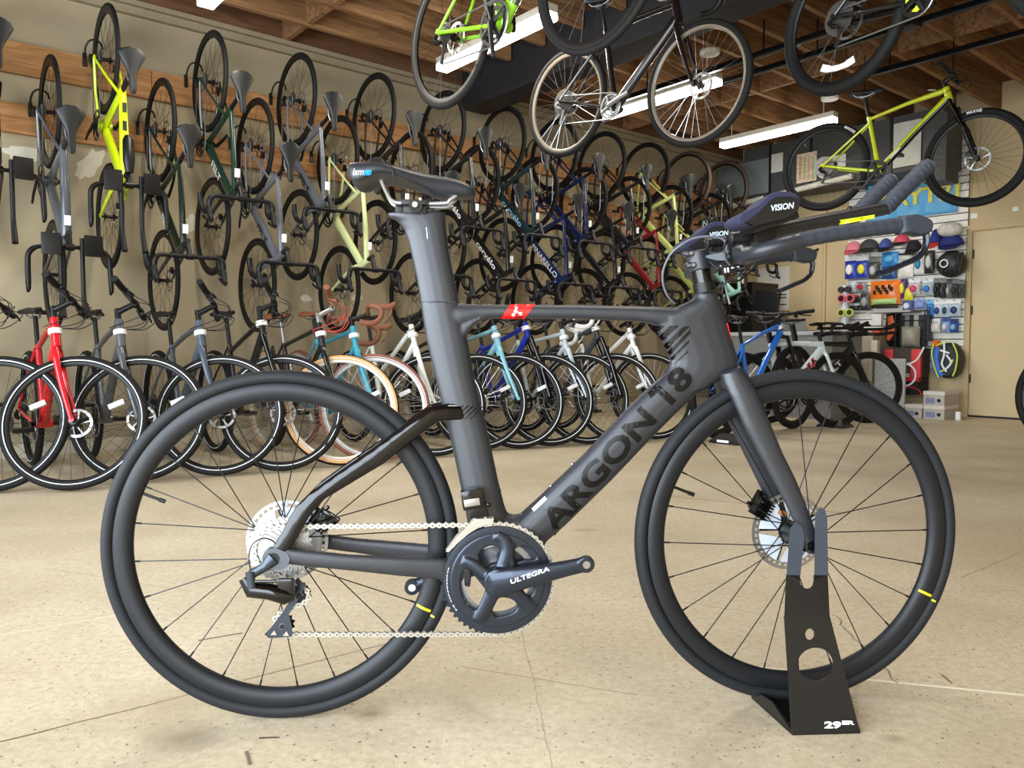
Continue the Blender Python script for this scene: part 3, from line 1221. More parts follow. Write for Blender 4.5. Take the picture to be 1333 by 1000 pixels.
# base bar
bb_pts = [hp(957, 332, 0), hp(960, 332, -.05), hp(966, 331.5, -.11), hp(976, 331, -.165), hp(992, 327, -.200), hp(1012, 321, -.212), hp(1040, 314, -.214)]
full = [V((p.x, -p.y, p.z)) for p in reversed(bb_pts[1:])] + bb_pts
cm = catmull(full, 5)
n = len(cm)
rad = []
for i, p in enumerate(cm):
    w = min(1, abs(p.y) / .2)
    rad.append((.0125 + .003 * w, .0165 - .002 * w) if abs(p.y) > .15 else (.0105, .019))
bm = NB()
ptube(bm, cm, rad, 14)
base = bobj('base_bar', bm, mat('satin carbon bar', (34, 37, 43), .4), hero)
GR = [hp(1010, 319.5, -.213), hp(1040, 313, -.214), hp(1080, 305.5, -.214), (hp(1130, 298.5, -.214)), hp(1168, 294, -.214)]
for sgn in (1, -1):
    bm = NB()
    cm = catmull(GR, 12)
    if sgn < 0:
        cm = [V((p.x, -p.y, p.z)) for p in cm]
    rad = []
    for i in range(len(cm)):
        f = i / (len(cm) - 1)
        r = .0122 + .0016 * min(1, f * 6)
        rad.append((r + (.0005 if i % 4 < 2 else 0), r * .95 + (.0005 if i % 4 < 2 else 0)))
    ptube(bm, cm, rad, 18)
    g = bobj('base_bar_grip', bm, M_TAPE, hero)
    bm = NB()
    out = [(1168, 283), (1171, 281), (1189, 279.6), (1201, 283), (1209, 287.5), (1211.5, 293), (1209.6, 302), (1203, 307), (1192, 308.5), (1179, 304.5), (1168, 305.5)]
    rs = []
    for yy, k in ((-.200, .80), (-.204, .95), (-.214, 1.0), (-.224, .95), (-.228, .80)):
        pts = [hp(x, y_, -.214) for x, y_ in out]
        c = sum(pts, V((0, 0, 0))) / len(pts)
        rs.append([V((c.x + (p.x - c.x) * k, yy * (1 if sgn > 0 else -1), c.z + (p.z - c.z) * k)) for p in pts])
    rings(bm, rs)
    h = bobj('brake_hood', bm, mat('rubber hood', (38, 44, 54), .55, bump=.1), hero)
    bm = NB()
    lv = [hp(1205, 303, -.214), hp(1206, 314, -.214), hp(1202, 327, -.214), hp(1192, 337, -.214), hp(1176, 344, -.213), hp(1160, 351, -.212), hp(1148, 355.5, -.212), hp(1142, 356, -.212)]
    cm = catmull(lv, 5)
    if sgn < 0:
        cm = [V((p.x, -p.y, p.z)) for p in cm]
    tube(bm, cm, [(.0050, .0075)] * len(cm), 12)
    lvo = bobj('brake_lever', bm, mat('gloss lever', (26, 32, 42), .18, .3), hero)

# aero extensions
for sgn in (1, -1):
    ex = empty('aero_extension')
    ex.parent = hero
    bm = NB()
    y = -.063
    e0, e1, e2 = hp(949, 311, y), hp(1060, 290, y), hp(1152, 271.5, y)
    if sgn < 0:
        e0, e1, e2 = [V((p.x, -p.y, p.z)) for p in (e0, e1, e2)]
    tube(bm, [e0, e0 + (e1 - e0) * .02, e1, e2], [.008, .0125, .0135, .0125], 20)
    ext_o = bobj('extension_tube', bm, mat('satin extension', (24, 25, 27), .38), ex)
    bm = NB()
    cm = catmull([hp(1146, 273, y), hp(1156, 268, y), hp(1165, 258, y), hp(1180, 243, y), hp(1195, 228, y), hp(1203, 220, y), hp(1210, 215.5, y)], 7)
    if sgn < 0:
        cm = [V((p.x, -p.y, p.z)) for p in cm]
    n = len(cm)
    rad = [(.0120 if i < 5 else .0150 + (.0008 if i % 4 < 2 else 0)) if i < n - 3 else .0145 for i in range(n)]
    ptube(bm, cm, rad, 20)
    bobj('extension_grip', bm, M_TAPE, ex)
    bm = NB()
    tube(bm, [cm[-1] - (cm[-1] - cm[-2]).normalized() * .002, cm[-1] + (cm[-1] - cm[-2]).normalized() * .004], .010, 16)
    bobj('end_plug', bm, M_ALU, ex)
    if sgn > 0:
        te = bvh_of(ext_o)
        o = lay(poly2d([[(1093, 286.5), (1138.5, 279.5), (1137, 285), (1092, 293)]]), 'extension_sticker', mat('lime sticker', (214, 224, 40), .4), ex, te, 6, .0006, -.07)
        bm = NB()
        ball(bm, hp(1106, 271.5, y), .0050, .005, .0055, 12, 8)
        tube(bm, [hp(1106, 275, y), hp(1106, 281, y)], .0022, 8)
        bobj('extension_knob', bm, M_BLACK, ex)
        bm = NB()
        for k in range(14):
            p0 = hp(1086 + k * 3.6, 283.2 - k * .72, y)
            box(bm, -.0008, .0008, -.003, .003, -.0004, .0006, mtx=Matrix.Translation(p0 + V((0, 0, .0003))))
        bobj('scale_mark', bm, M_TAG, ex)
# pads, cups and risers
PAD = [(958, 286), (963, 279), (972, 274), (982.6, 270), (989, 264), (997.5, 255.6), (1005, 251.5), (1013, 250), (1024, 249.8), (1034, 252.5), (1039.5, 257), (1041, 265), (1036, 277), (1027, 282.5), (1015, 286), (1000, 289.5), (985, 293.5), (974.5, 295.5), (964, 293.5), (959, 290)]
for sgn in (1, -1):
    pd = empty('arm_pad')
    pd.parent = hero
    yc_ = -.160

    def padpts(k, yy, lst=PAD):
        pts = [hp(x, y_, yc_ - .03) for x, y_ in lst]
        c = sum(pts, V((0, 0, 0))) / len(pts)
        return [V((c.x + (p.x - c.x) * k, yy * sgn, c.z + (p.z - c.z) * k)) for p in pts]
    bm = NB()
    rings(bm, [padpts(.93, yc_ - .038), padpts(1.0, yc_ - .034), padpts(1.0, yc_ + .030), padpts(.93, yc_ + .036)])
    bobj('pad_foam', bm, mat('navy pad foam', (36, 36, 62), .85, bump=.3, bscale=600), pd)
    CUP = [(966, 291), (980, 282), (990, 273), (1000, 262), (1008, 257.5), (1024, 257), (1034, 259), (1037, 266), (1033, 276.5), (1025, 282), (1012, 286), (997, 289.5), (985, 293), (975, 295)]
    bm = NB()
    rings(bm, [padpts(.97, yc_ - .0425, CUP), padpts(1.0, yc_ - .040, CUP), padpts(1.0, yc_ - .03, CUP)])
    bobj('pad_side', bm, M_BLACK, pd)
    bm = NB()
    m4 = Matrix.Translation(hp(992, 300, -.075 if sgn > 0 else .075))
    box(bm, -.024, .02, -.022, .022, -.022, .014, bev=.006, mtx=Matrix.Translation(hp(992, 303, -.07) if sgn > 0 else V((hp(992, 303, -.07).x, .07, hp(992, 303, -.07).z))))
    box(bm, -.04, .035, -.055, .055, -.006, .006, bev=.004, mtx=Matrix.Translation(V((hp(1000, 293, -.11).x, -.11 * sgn, hp(1000, 293, -.11).z))) @ Matrix.Rotation(radians(-18), 4, 'Y'))
    bobj('pad_bracket', bm, M_BLACK, pd)
    me = text_mesh('VISION', .0105, .041, bold=.02, shear=.25, m=mat('pale blue print', (206, 226, 240), .5))
    o = obj('pad_lettering', me, pd)
    pp = hp(1018, 269.5, yc_ - .040)
    o.matrix_local = Matrix.Translation(V((pp.x, (yc_ - .0432), pp.z))) @ Matrix.Rotation(radians(-8), 4, 'Y') @ Matrix.Rotation(pi / 2, 4, 'X')
    if sgn < 0:
        # the far pad shows its inner flank to the camera
        o.location.y = -yc_ - .0434
        bm = NB()
        rings(bm, [[V((p.x, -yc_ - .042, p.z)) for p in padpts(.97, 0, CUP)], [V((p.x, -yc_ - .03, p.z)) for p in padpts(1.0, 0, CUP)]])
        bobj('pad_side', bm, M_BLACK, pd)
# rear ends of the shifters on the extensions and cable clutter
bm = NB()
tube(bm, [hp(917, 318.5, .06), hp(920, 317.5, .06), hp(944, 315, .06)], [.006, .0125, .0125], 18)
for k in range(3):
    tube(bm, [hp(926 + k * 6, 316.8 - k * .5, .06), hp(928.5 + k * 6, 316.5 - k * .5, .06)], .0138, 18)
bobj('extension_end', bm, M_BLACK, hero)
jb = empty('junction_box')
jb.parent = hero
bm = NB()
m4 = Matrix.Translation(hp(951, 351, -.035)) @ Matrix.Rotation(radians(-9), 4, 'Y')
box(bm, -.022, .022, -.012, .012, -.0075, .0075, bev=.003, mtx=m4)
bobj('box_body', bm, M_DARK, jb)
bm = NB()
box(bm, -.003, .013, -.0126, -.012, .001, .0035, mtx=m4)
for k in range(2):
    box(bm, -.017 + k * .006, -.014 + k * .006, -.0126, -.012, -.005, .004, mtx=m4)
bobj('box_mark', bm, M_WHITE, jb)
bm = NB()
bm_l = [hp(918, 333, -.02), hp(932, 330, -.03), hp(944, 329, -.04), hp(950, 333, -.045), hp(945, 339, -.045), hp(934, 339, -.03), hp(920, 336, -.02)]
rings(bm, [bm_l, [p + V((0, .008, 0)) for p in bm_l]])
bobj('stem_cover', bm, mat('silver cable cover', (46, 49, 55), .4, .3), hero, smooth=True)
random.seed(3)
CAB = [
    ([(878, 395, 0), (869, 385, -.01), (863, 368, -.02), (864, 350, -.03), (873, 331, -.04), (888, 318, -.05), (905, 310, -.05), (925, 308, -.05), (940, 311, -.05), (946, 320, -.05), (944, 335, -.045), (950, 345, -.04)], .0022, (96, 100, 108)),
    ([(946, 312, -.05), (943, 325, -.06), (948, 340, -.06), (962, 350, -.06), (975, 345, -.08), (985, 335, -.12)], .0020, (20, 20, 22)),
    ([(935, 375, -.02), (948, 366, -.03), (957, 362, -.05), (972, 352, -.06), (982, 340, -.1)], .0020, (20, 20, 22)),
    ([(940, 380, .0), (941, 370, .0), (946, 360, -.01), (955, 357, .02), (968, 345, .05)], .0020, (20, 20, 22)),
    ([(928, 385, .01), (936, 372, .01), (944, 366, .01), (960, 366, .02), (974, 356, .06), (984, 342, .1)], .0020, (20, 20, 22)),
    ([(922, 340, -.015), (935, 350, -.03), (942, 352, -.035), (960, 340, -.04), (968, 325, -.05)], .0018, (30, 30, 32)),
    ([(946, 378, -.01), (943, 365, -.02), (940, 350, -.02)], .0020, (90, 94, 100)),
    ([(950, 396, -.01), (946, 380, -.012), (941, 360, -.02), (938, 345, -.02)], .0022, (110, 114, 120)),
]
for pts, r, c in CAB:
    bm = NB()
    ptube(bm, catmull([hp(x, y_, yy) for x, y_, yy in pts], 6), r, 8)
    bobj('cable', bm, mat('cable %d' % c[0], c, .45), hero)
for yy in (-.05, .05):
    bm = NB()
    box(bm, -.016, .014, -.02, .02, -.016, .012, bev=.006, mtx=Matrix.Translation(V((hp(963, 322, -.05).x, yy, hp(963, 322, -.05).z))))
    bobj('bar_clamp', bm, M_BLACK, hero)

# ------------------------------------------------ display stand
stand = empty('bicycle_stand', HM)
tag(stand, 'black steel stand with two prongs holding the front wheel of the matte black bicycle', 'bike stand')
fl = lambda x, y_: (HM.inverted() @ atz(x, y_, .002))
ybL, ybR = fl(1031.6, 956.5).y, fl(1120, 954).y


def stand_y(px, py):
    if py > 801:
        f = (py - 801) / (955.5 - 801)
        yb = ybL + (ybR - ybL) * (px - 1031) / 89.0
        return -.108 + (yb + .108) * f
    if py > 748:
        f = (py - 748) / 53
        return -.078 + (-.108 + .078) * f
    return -.076


def circ(cx, cy, rx, ry, n=24):
    return [(cx + rx * cos(2 * pi * i / n), cy + ry * sin(2 * pi * i / n)) for i in range(n)]


plate = [(1021, 801), (1024, 748), (1041.5, 748), (1041.5, 757), (1043, 762), (1047, 765.5), (1051, 766.5), (1055, 765.5), (1058.5, 762), (1060, 757), (1060, 748), (1077.5, 748), (1080, 801), (1120, 954.5), (1031.6, 957)]
bm = poly2d([plate, circ(1054.6, 826, 6.3, 7.5), circ(1062, 865, 23.5, 21.5, 32)])
bmesh.ops.bisect_plane(bm, geom=bm.verts[:] + bm.edges[:] + bm.faces[:], plane_co=V((0, 801, 0)), plane_no=V((0, 1, 0)))
for v in bm.verts:
    v.co = hp(v.co.x, v.co.y, stand_y(v.co.x, v.co.y))
for f in bm.faces:
    f.normal_update()
    if f.normal.y > 0:
        f.normal_flip()
me = to_mesh(bm, 'stand_plate', (mat('black powder coat', (17, 17, 18), .38, bump=.05),), smooth=False, recalc=False)
pl = obj('stand_plate', me, stand)
md = pl.modifiers.new('th', 'SOLIDIFY')
md.thickness = .004
md.offset = -1
for out in ([(1024, 749), (1028, 690), (1030, 686), (1036, 680), (1044, 686), (1047, 700), (1042, 749)], [(1060, 749), (1061, 672), (1064, 664), (1069, 660), (1074, 664), (1077, 674), (1078, 749)]):
    bm = NB()
    rings(bm, [[hp(x, y_, yy) for x, y_ in out] for yy in (-.084, -.080, -.072, -.068)])
    bobj('prong_sleeve', bm, mat('rubber sleeve', (52, 60, 70), .6), stand)
bm = NB()
pts = [fl(1031.6, 956.5), fl(1120, 954), fl(1105, 905), fl(978, 908)]
pts = [V((p.x, p.y, 0)) for p in pts]
rings(bm, [[p + V((0, 0, z)) for p in pts] for z in (.0005, .0045)])
q0, q1 = fl(978, 908), fl(1031.6, 956.5)
rings(bm, [[V((q0.x, q0.y, 0.004)), V((q0.x, q0.y, .02)), V(((q0.x + q1.x) / 2, (q0.y + q1.y) / 2 - .0, .03)), V((q1.x, q1.y, .006))],
           [V((q0.x + .004, q0.y, 0.004)), V((q0.x + .004, q0.y, .02)), V(((q0.x + q1.x) / 2 + .004, (q0.y + q1.y) / 2, .03)), V((q1.x + .004, q1.y, .006))]])
bobj('stand_foot', bm, MATS['black powder coat'], stand, smooth=False)
for body, x0, x1_, yc2, hh in (('29', 1073, 1095, 944, 9.5), ('ER', 1096, 1112.5, 941, 5.2)):
    bm = text2d(body, bold=.05)
    xm = max(v.co.x for v in bm.verts)
    for v in bm.verts:
        v.co = V(((x0 + x1_) / 2 + v.co.x / xm * (x1_ - x0) / 2, yc2 - v.co.y * hh, 0))
        v.co = hp(v.co.x, v.co.y, stand_y(v.co.x, v.co.y) - .0008)
    obj('stand_lettering', to_mesh(bm, 'stand_lettering', (M_WHITE,), smooth=False), stand)
# ------------------------------------------------------------------ the room
def plaster(name, c, var=.06, smudge=None):
    m = mat(name, c, .85, spec=.2, bump=.25, bscale=40, var=var, vscale=1.6)
    return m


def floor_mat():
    m = bpy.data.materials.new('sealed concrete')
    m.use_nodes = True
    nt = m.node_tree
    N, Lk = nt.nodes, nt.links
    b = N['Principled BSDF']
    b.inputs['Roughness'].default_value = .46
    b.inputs['Specular IOR Level'].default_value = .35
    tc = N.new('ShaderNodeTexCoord')

    def noise(scale, det=4, rough=.6):
        n = N.new('ShaderNodeTexNoise')
        n.inputs['Scale'].default_value = scale
        n.inputs['Detail'].default_value = det
        n.inputs['Roughness'].default_value = rough
        Lk.new(tc.outputs['Object'], n.inputs['Vector'])
        return n.outputs['Fac']

    def ramp(fac, p0, c0, p1, c1):
        r = N.new('ShaderNodeValToRGB')
        r.color_ramp.elements[0].position = p0
        r.color_ramp.elements[0].color = c0
        r.color_ramp.elements[1].position = p1
        r.color_ramp.elements[1].color = c1
        Lk.new(fac, r.inputs[0])
        return r.outputs[0]

    def mix(fac, a, c, mode='MIX'):
        x = N.new('ShaderNodeMix')
        x.data_type = 'RGBA'
        x.blend_type = mode
        if isinstance(fac, float):
            x.inputs[0].default_value = fac
        else:
            Lk.new(fac, x.inputs[0])
        for i, q in ((6, a), (7, c)):
            if isinstance(q, tuple):
                x.inputs[i].default_value = q
            else:
                Lk.new(q, x.inputs[i])
        return x.outputs[2]
    base = ramp(noise(1.3, 5), .35, rgb(*FLOOR_A), .68, rgb(*FLOOR_B))
    fine = ramp(noise(55, 6, .75), .35, (.80, .79, .77, 1), .6, (1.05, 1.05, 1.05, 1))
    c = mix(1.0, base, fine, 'MULTIPLY')
    sp1 = ramp(noise(150, 2), .68, (0, 0, 0, 1), .74, (1, 1, 1, 1))
    c = mix(sp1, c, rgb(222, 212, 192))
    sp2 = ramp(noise(95, 2, .4), .28, (1, 1, 1, 1), .33, (0, 0, 0, 1))
    c = mix(sp2, c, rgb(120, 104, 80))
    # control joints, scratches and cracks: segments p-q, width, colour
    sep = N.new('ShaderNodeSeparateXYZ')
    Lk.new(tc.outputs['Object'], sep.inputs[0])

    def math(op, a, b_=None, clamp=False):
        x = N.new('ShaderNodeMath')
        x.operation = op
        x.use_clamp = clamp
        for i, q in enumerate((a, b_)):
            if q is None:
                continue
            if isinstance(q, (int, float)):
                x.inputs[i].default_value = q
            else:
                Lk.new(q, x.inputs[i])
        return x.outputs[0]
    wob = noise(7, 3)

    def line(px0, px1, w, col, strength=1.0, wobble=.01):
        p, q = atz(*px0), atz(*px1)
        d = q - p
        L = d.length
        d.normalize()
        ax = math('SUBTRACT', sep.outputs[0], p.x)
        ay = math('SUBTRACT', sep.outputs[1], p.y)
        along = math('ADD', math('MULTIPLY', ax, d.x), math('MULTIPLY', ay, d.y))
        across = math('ADD', math('MULTIPLY', ax, -d.y), math('MULTIPLY', ay, d.x))
        wv = math('MULTIPLY', math('SUBTRACT', wob, .5), wobble)
        dist = math('ABSOLUTE', math('ADD', across, wv))
        k = math('SUBTRACT', 1.0, math('DIVIDE', dist, w), True)
        k = math('MULTIPLY', k, math('GREATER_THAN', along, 0))
        k = math('MULTIPLY', k, math('LESS_THAN', along, L))
        return math('MULTIPLY', k, strength, True), rgb(*col)
    LINES = [((0, 966), (248, 904), .004, (92, 76, 52), 1.4, .01), ((316, 886), (560, 824), .0035, (100, 84, 60), 1.2, .012), ((600, 868), (830, 905), .003, (120, 104, 78), .9, .01),
             ((0, 827), (150, 801), .0035, (226, 216, 192), 1.3, .004), ((1120, 884), (1333, 905), .006, (236, 230, 212), 1.6, .004), ((985, 868), (1070, 876), .005, (230, 222, 204), 1.2, .004),
             ((258, 834), (316, 824), .006, (86, 76, 60), 1.3, .006), ((337, 961), (364, 960), .004, (60, 54, 46), 1.5, .004), ((320, 978), (326, 996), .006, (110, 98, 78), 1.3, .006),
             ((870, 646), (1100, 668), .02, (160, 132, 100), .8, .05), ((1085, 800), (1170, 890), .003, (110, 100, 84), 1.2, .06), ((1250, 752), (1333, 718), .003, (120, 104, 80), .9, .02),
             ((820, 775), (1000, 800), .003, (134, 116, 88), .7, .02), ((660, 740), (720, 1000), .0025, (130, 112, 86), .6, .03), ((1225, 878), (1240, 890), .004, (90, 80, 64), 1.2, .01),
             ((60, 740), (250, 770), .003, (130, 112, 84), .6, .02), ((930, 610), (1333, 700), .0025, (130, 112, 86), .5, .02)]
    for a, q, w, col, st, wb_ in LINES:
        k, cc = line(a, q, w, col, st, wb_)
        c = mix(k, c, cc)
    # soft worn patches, with the rear wheel's soft shadow painted in among them
    for px, py, r, col, st in ((240, 960, .10, (150, 136, 112), .55), (480, 930, .05, (140, 118, 88), .55), (1165, 962, .035, (150, 134, 108), .6), (225, 918, .22, (166, 150, 120), .4), (760, 690, .06, (150, 120, 82), .35), (620, 905, .2, (168, 152, 126), .35)):
        p = atz(px, py)
        dx = math('MULTIPLY', math('SUBTRACT', sep.outputs[0], p.x), 1.0)
        dy = math('MULTIPLY', math('SUBTRACT', sep.outputs[1], p.y), 1.4)
        dd = math('SQRT', math('ADD', math('MULTIPLY', dx, dx), math('MULTIPLY', dy, dy)))
        dd = math('ADD', dd, math('MULTIPLY', math('SUBTRACT', wob, .5), r * 1.2))
        k = math('MULTIPLY', math('SUBTRACT', 1.0, math('DIVIDE', dd, r), True), st * 1.6, True)
        c = mix(k, c, rgb(*col))
    Lk.new(c, b.inputs['Base Color'])
    bp = N.new('ShaderNodeBump')
    bp.inputs['Strength'].default_value = .25
    bp.inputs['Distance'].default_value = .003
    Lk.new(noise(30, 6), bp.inputs['Height'])
    Lk.new(bp.outputs[0], b.inputs['Normal'])
    rr = ramp(noise(2.5, 4), .3, (.38, .38, .38, 1), .7, (.6, .6, .6, 1))
    Lk.new(rr, b.inputs['Roughness'])
    return m


FLOOR_A, FLOOR_B = (190, 175, 147), (213, 200, 174)
bm = NB()
box(bm, -14, 16, -6, 22, -.1, 0)
fl_o = bobj('floor', bm, floor_mat(), smooth=False)
struct(fl_o)

M_WALL = plaster('tan wall paint', (166, 152, 124), .10)
M_WALLB = plaster('beige wall paint', (200, 178, 138), .03)
ZC = 3.08
O_END = 9.2
S_START = -3.6
bm = NB()
rbox(bm, S_START, S_BACK + .2, -.2, 0, 0, ZC + .5)
struct(robj('wall_left', bm, M_WALL))
bm = NB()
rbox(bm, S_BACK, S_BACK + .2, 0, O_END + .2, 0, ZC + .5)
struct(robj('wall_back', bm, M_WALLB))
bm = NB()
rbox(bm, S_START, S_BACK, 0, .05, 0, .095, bev=.01)
struct(robj('baseboard_left', bm, mat('pale footing', (196, 186, 164), .8, var=.1, vscale=3)))
# pale patches of bare plaster on the wall
# street side with the wide open roller door, behind the camera, and the far end
bm = NB()
rbox(bm, S_START - .2, S_BACK + .2, O_END, O_END + .2, 0, ZC + .5)
struct(robj('wall_right', bm, M_WALLB))
for z0, z1, a, b_ in ((0, ZC + .5, -.2, DOOR_A), (0, ZC + .5, DOOR_B, O_END), (DOOR_H, ZC + .5, DOOR_A, DOOR_B)):
    bm = NB()
    rbox(bm, S_START - .2, S_START, a, b_, z0, z1)
    struct(robj('wall_front', bm, M_WALLB))
M_PATCH = mat('bare plaster patch', (206, 198, 178), .9, var=.08, vscale=9)
# patches as thin irregular skim coats
for cx_, cy_, rx_, ry_, tl in ((118, 213, .055, .13, .6), (250, 290, .05, .06, 0), (398, 388, .05, .025, 0), (30, 200, .12, .04, 0), (465, 388, .05, .03, 0)):
    s, o_, z = wallpt(cx_, cy_)
    bm = NB()
    pts = []
    for k in range(18):
        a = 2 * pi * k / 18
        q = 1 + random.uniform(-.25, .25)
        x, y_ = rx_ * q * cos(a), ry_ * q * sin(a)
        pts.append((s + x * cos(tl) + y_ * sin(tl), z - x * sin(tl) + y_ * cos(tl)))
    rings(bm, [[V((x, -oo, z_)) for x, z_ in pts] for oo in (.0005, .002)])
    struct(robj('wall_patch', bm, M_PATCH))

M_BOARD = wood('fir board', (144, 98, 58), (194, 146, 96), (.9, 16, 10))
for nm, z0, z1, cuts in (('trim_1', 2.458, 2.657, (-3.55, .52, 2.92, 5.3, 7.6)), ('trim_2', 2.082, 2.272, (-3.55, -1.6, 1.35, 4.1, 7.6))):
    for a, b_ in zip(cuts[:-1], cuts[1:]):
        bm = NB()
        rbox(bm, a + .002, b_ - .002, 0, .04, z0, z1, bev=.003)
        struct(robj(nm, bm, M_BOARD))
# moulding where the wall meets the ceiling
bm = NB()
rbox(bm, S_START, S_BACK, 0, .05, ZC - .07, ZC + .0, bev=.008)
rbox(bm, S_START, S_BACK, 0, .09, ZC - .02, ZC + .015, bev=.006)
struct(robj('trim_3', bm, mat('painted moulding', (150, 136, 110), .7)))

M_JOIST = wood('ceiling joist wood', (108, 78, 52), (168, 126, 86), (.8, 12, 12), .75)
M_DECK = wood('ceiling plywood', (92, 62, 42), (130, 92, 64), (.5, 5, 5), .8)
bm = NB()
rbox(bm, S_START, S_BACK + .2, 0, O_END, ZC + .26, ZC + .32)
struct(robj('ceiling', bm, M_DECK))
bm = NB()
rbox(bm, S_START, S_BACK, 0, .045, ZC, ZC + .26)
struct(robj('ceiling_beam_rim', bm, M_DECK))
off = .46
JO = []
while off < O_END:
    JO.append(off)
    off += .42
for k, o_ in enumerate(JO):
    for a, b_ in ((S_START, 3.08), (3.36, S_BACK)):
        bm = NB()
        rbox(bm, a, b_, o_ - .02, o_ + .02, ZC, ZC + .26)
        struct(robj('ceiling_joist', bm, M_JOIST))
for sb in (-1.0, 1.5, 5.4):
    for k in range(len(JO) - 1):
        bm = NB()
        rbox(bm, sb - .02 + (.0), sb + .02, JO[k] + .021, JO[k + 1] - .021, ZC + .01, ZC + .258)
        struct(robj('ceiling_blocking', bm, M_JOIST))
    bm = NB()
    rbox(bm, sb - .02, sb + .02, .046, JO[0] - .021, ZC + .01, ZC + .258)
    struct(robj('ceiling_blocking', bm, M_JOIST))
# the steel beam
bm = NB()
rbox(bm, 3.09, 3.35, .20, O_END, 2.84, 2.862, bev=.002)
rbox(bm, 3.095, 3.11, .20, O_END, 2.862, 3.2)
rbox(bm, 3.33, 3.345, .20, O_END, 2.862, 3.2)
rbox(bm, 3.09, 3.35, .20, .215, 2.86, 3.2)
struct(robj('ceiling_beam_steel', bm, mat('dark steel beam', (38, 38, 42), .5, .2)))

# ------------------------------------------------------------------ lamps
M_DIFF = mat('lamp diffuser', (255, 250, 240), .5, emit=LAMP_EMIT)
M_LAMP = mat('lamp housing', (196, 188, 172), .5)


def lamp(s, o0, z, label, ln=1.24):
    t = empty('ceiling_light', RM)
    tag(t, label, 'light', 'strip lights under the joists')
    bm = NB()
    rbox(bm, s - .045, s + .045, o0, o0 + ln, z + .035, z + .085, bev=.004)
    bobj('housing', bm, M_LAMP, t, smooth=False)
    bm = NB()
    rbox(bm, s - .05, s + .05, o0 + .005, o0 + ln - .005, z - .012, z + .035, bev=.012)
    bobj('diffuser', bm, M_DIFF, t)
    for oo in (o0 + .12, o0 + ln - .12):
        bm = NB()
        tube(bm, [V((s, -oo, z + .08)), V((s, -oo, ZC + .26))], .003, 6)
        bobj('hanging_cord', bm, M_TAG, t)
    ld = bpy.data.lights.new('lamp', 'AREA')
    ld.shape = 'RECTANGLE'
    ld.size = .09
    ld.size_y = ln - .05
    ld.energy = LAMP_W
    ld.color = (1, .93, .80)
    lo = bpy.data.objects.new('ceiling_light_glow', ld)
    COL.objects.link(lo)
    lo.parent = t
    lo.location = (s, -(o0 + ln / 2), z - .014)
    return t


LS = [(.58, .98, 'white strip light above the neon yellow bicycle, only one end in view'), (2.32, .99, 'lit strip light behind the green bicycle hanging from the ceiling'),
      (4.16, .93, 'lit strip light crossing behind the front wheel of the hanging black bicycle'), (5.85, 1.0, 'lit strip light beside the rear wheel of the lime mountain bicycle')]
for s, o_, lb in LS:
    lamp(s, o_, 2.8, lb)
lamp(.58, 4.3, 2.86, 'unseen strip light added to brighten the floor before the matte black time trial bicycle')  # added lamp out of view, brightens the floor near the camera
# round detectors on short stems
for px, py, lb in ((924, 71, 'round white ceiling sensor seen inside the front wheel of the hanging black bicycle'), (1080, 130, 'round white ceiling sensor above the end of the third strip light')):
    p = atz(px, py, ZC - .03)
    t = empty('ceiling_sensor', Matrix.Translation(p))
    tag(t, lb, 'sensor')
    bm = NB()
    rings(bm, [[V((r * cos(2 * pi * i / 24), r * sin(2 * pi * i / 24), z)) for i in range(24)] for r, z in ((.075, 0), (.08, .012), (.078, .03))])
    bobj('sensor_body', bm, M_TAG, t)
    bm = NB()
    tube(bm, [(0, 0, .03), (0, 0, .28)], .018, 10)
    bobj('sensor_stem', bm, M_TAG, t)

# hanging rails
M_RAIL = mat('black rail', (16, 16, 17), .3, .5)


def rail(s, o0, o1, z, label):
    t = empty('bike_rail', RM)
    tag(t, label, 'rail')
    bm = NB()
    rbox(bm, s - .02, s + .02, o0, o1, z - .02, z + .02, bev=.004)
    bobj('rail_bar', bm, M_RAIL, t, smooth=False)
    bm = NB()
    k = o0 + .25
    while k < o1:
        tube(bm, [V((s, -k, z + .02)), V((s, -k, ZC + .02))], .006, 6)
        k += 1.1
    bobj('rail_hanger', bm, M_RAIL, t)


rail(4.02, 1.3, 4.9, 2.86, 'black steel rail hung under the joists, nearer of the parallel pair')
rail(4.32, 1.55, 4.9, 2.86, 'black steel rail hung under the joists, behind its parallel twin')
rail(5.25, 2.75, 5.4, 2.93, 'black steel rail over the lime mountain bicycle')
# ------------------------------------------------------------------ every other bicycle
MC = {}


def cached(key, fn):
    if key not in MC:
        MC[key] = fn()
    return MC[key]


def mesh_of(name, fn, m=None, smooth=True):
    bm = NB()
    fn(bm)
    return to_mesh(bm, name, (m,) if m else (), smooth)


class Geo:
    def __init__(s, R=.338, wb=.99, bbx=.41, bbd=.068, st=.50, sa=73.5, ha=73.0, af=.37, fo=.045, hl=.14, sad=.20, slope=0.0, stem=.10, rise=.02):
        s.R, s.wb = R, wb
        s.bb = V((bbx, 0, R - bbd))
        a = radians(sa)
        s.sd = V((-cos(a), 0, sin(a)))
        s.sc = s.bb + s.sd * st
        h = radians(ha)
        s.hd = V((-cos(h), 0, sin(h)))
        s.perp = V((sin(h), 0, cos(h)))
        s.fh = V((wb, 0, R))
        s.axis0 = s.fh - s.perp * fo
        s.cr = s.axis0 + s.hd * sqrt(max(af * af - fo * fo, .01))
        s.ht = s.cr + s.hd * hl
        s.top = s.sc + s.sd * sad
        s.stem0 = s.ht + s.hd * .045
        s.stem1 = s.stem0 + V((sin(h), 0, cos(h))) * stem + V((0, 0, rise))


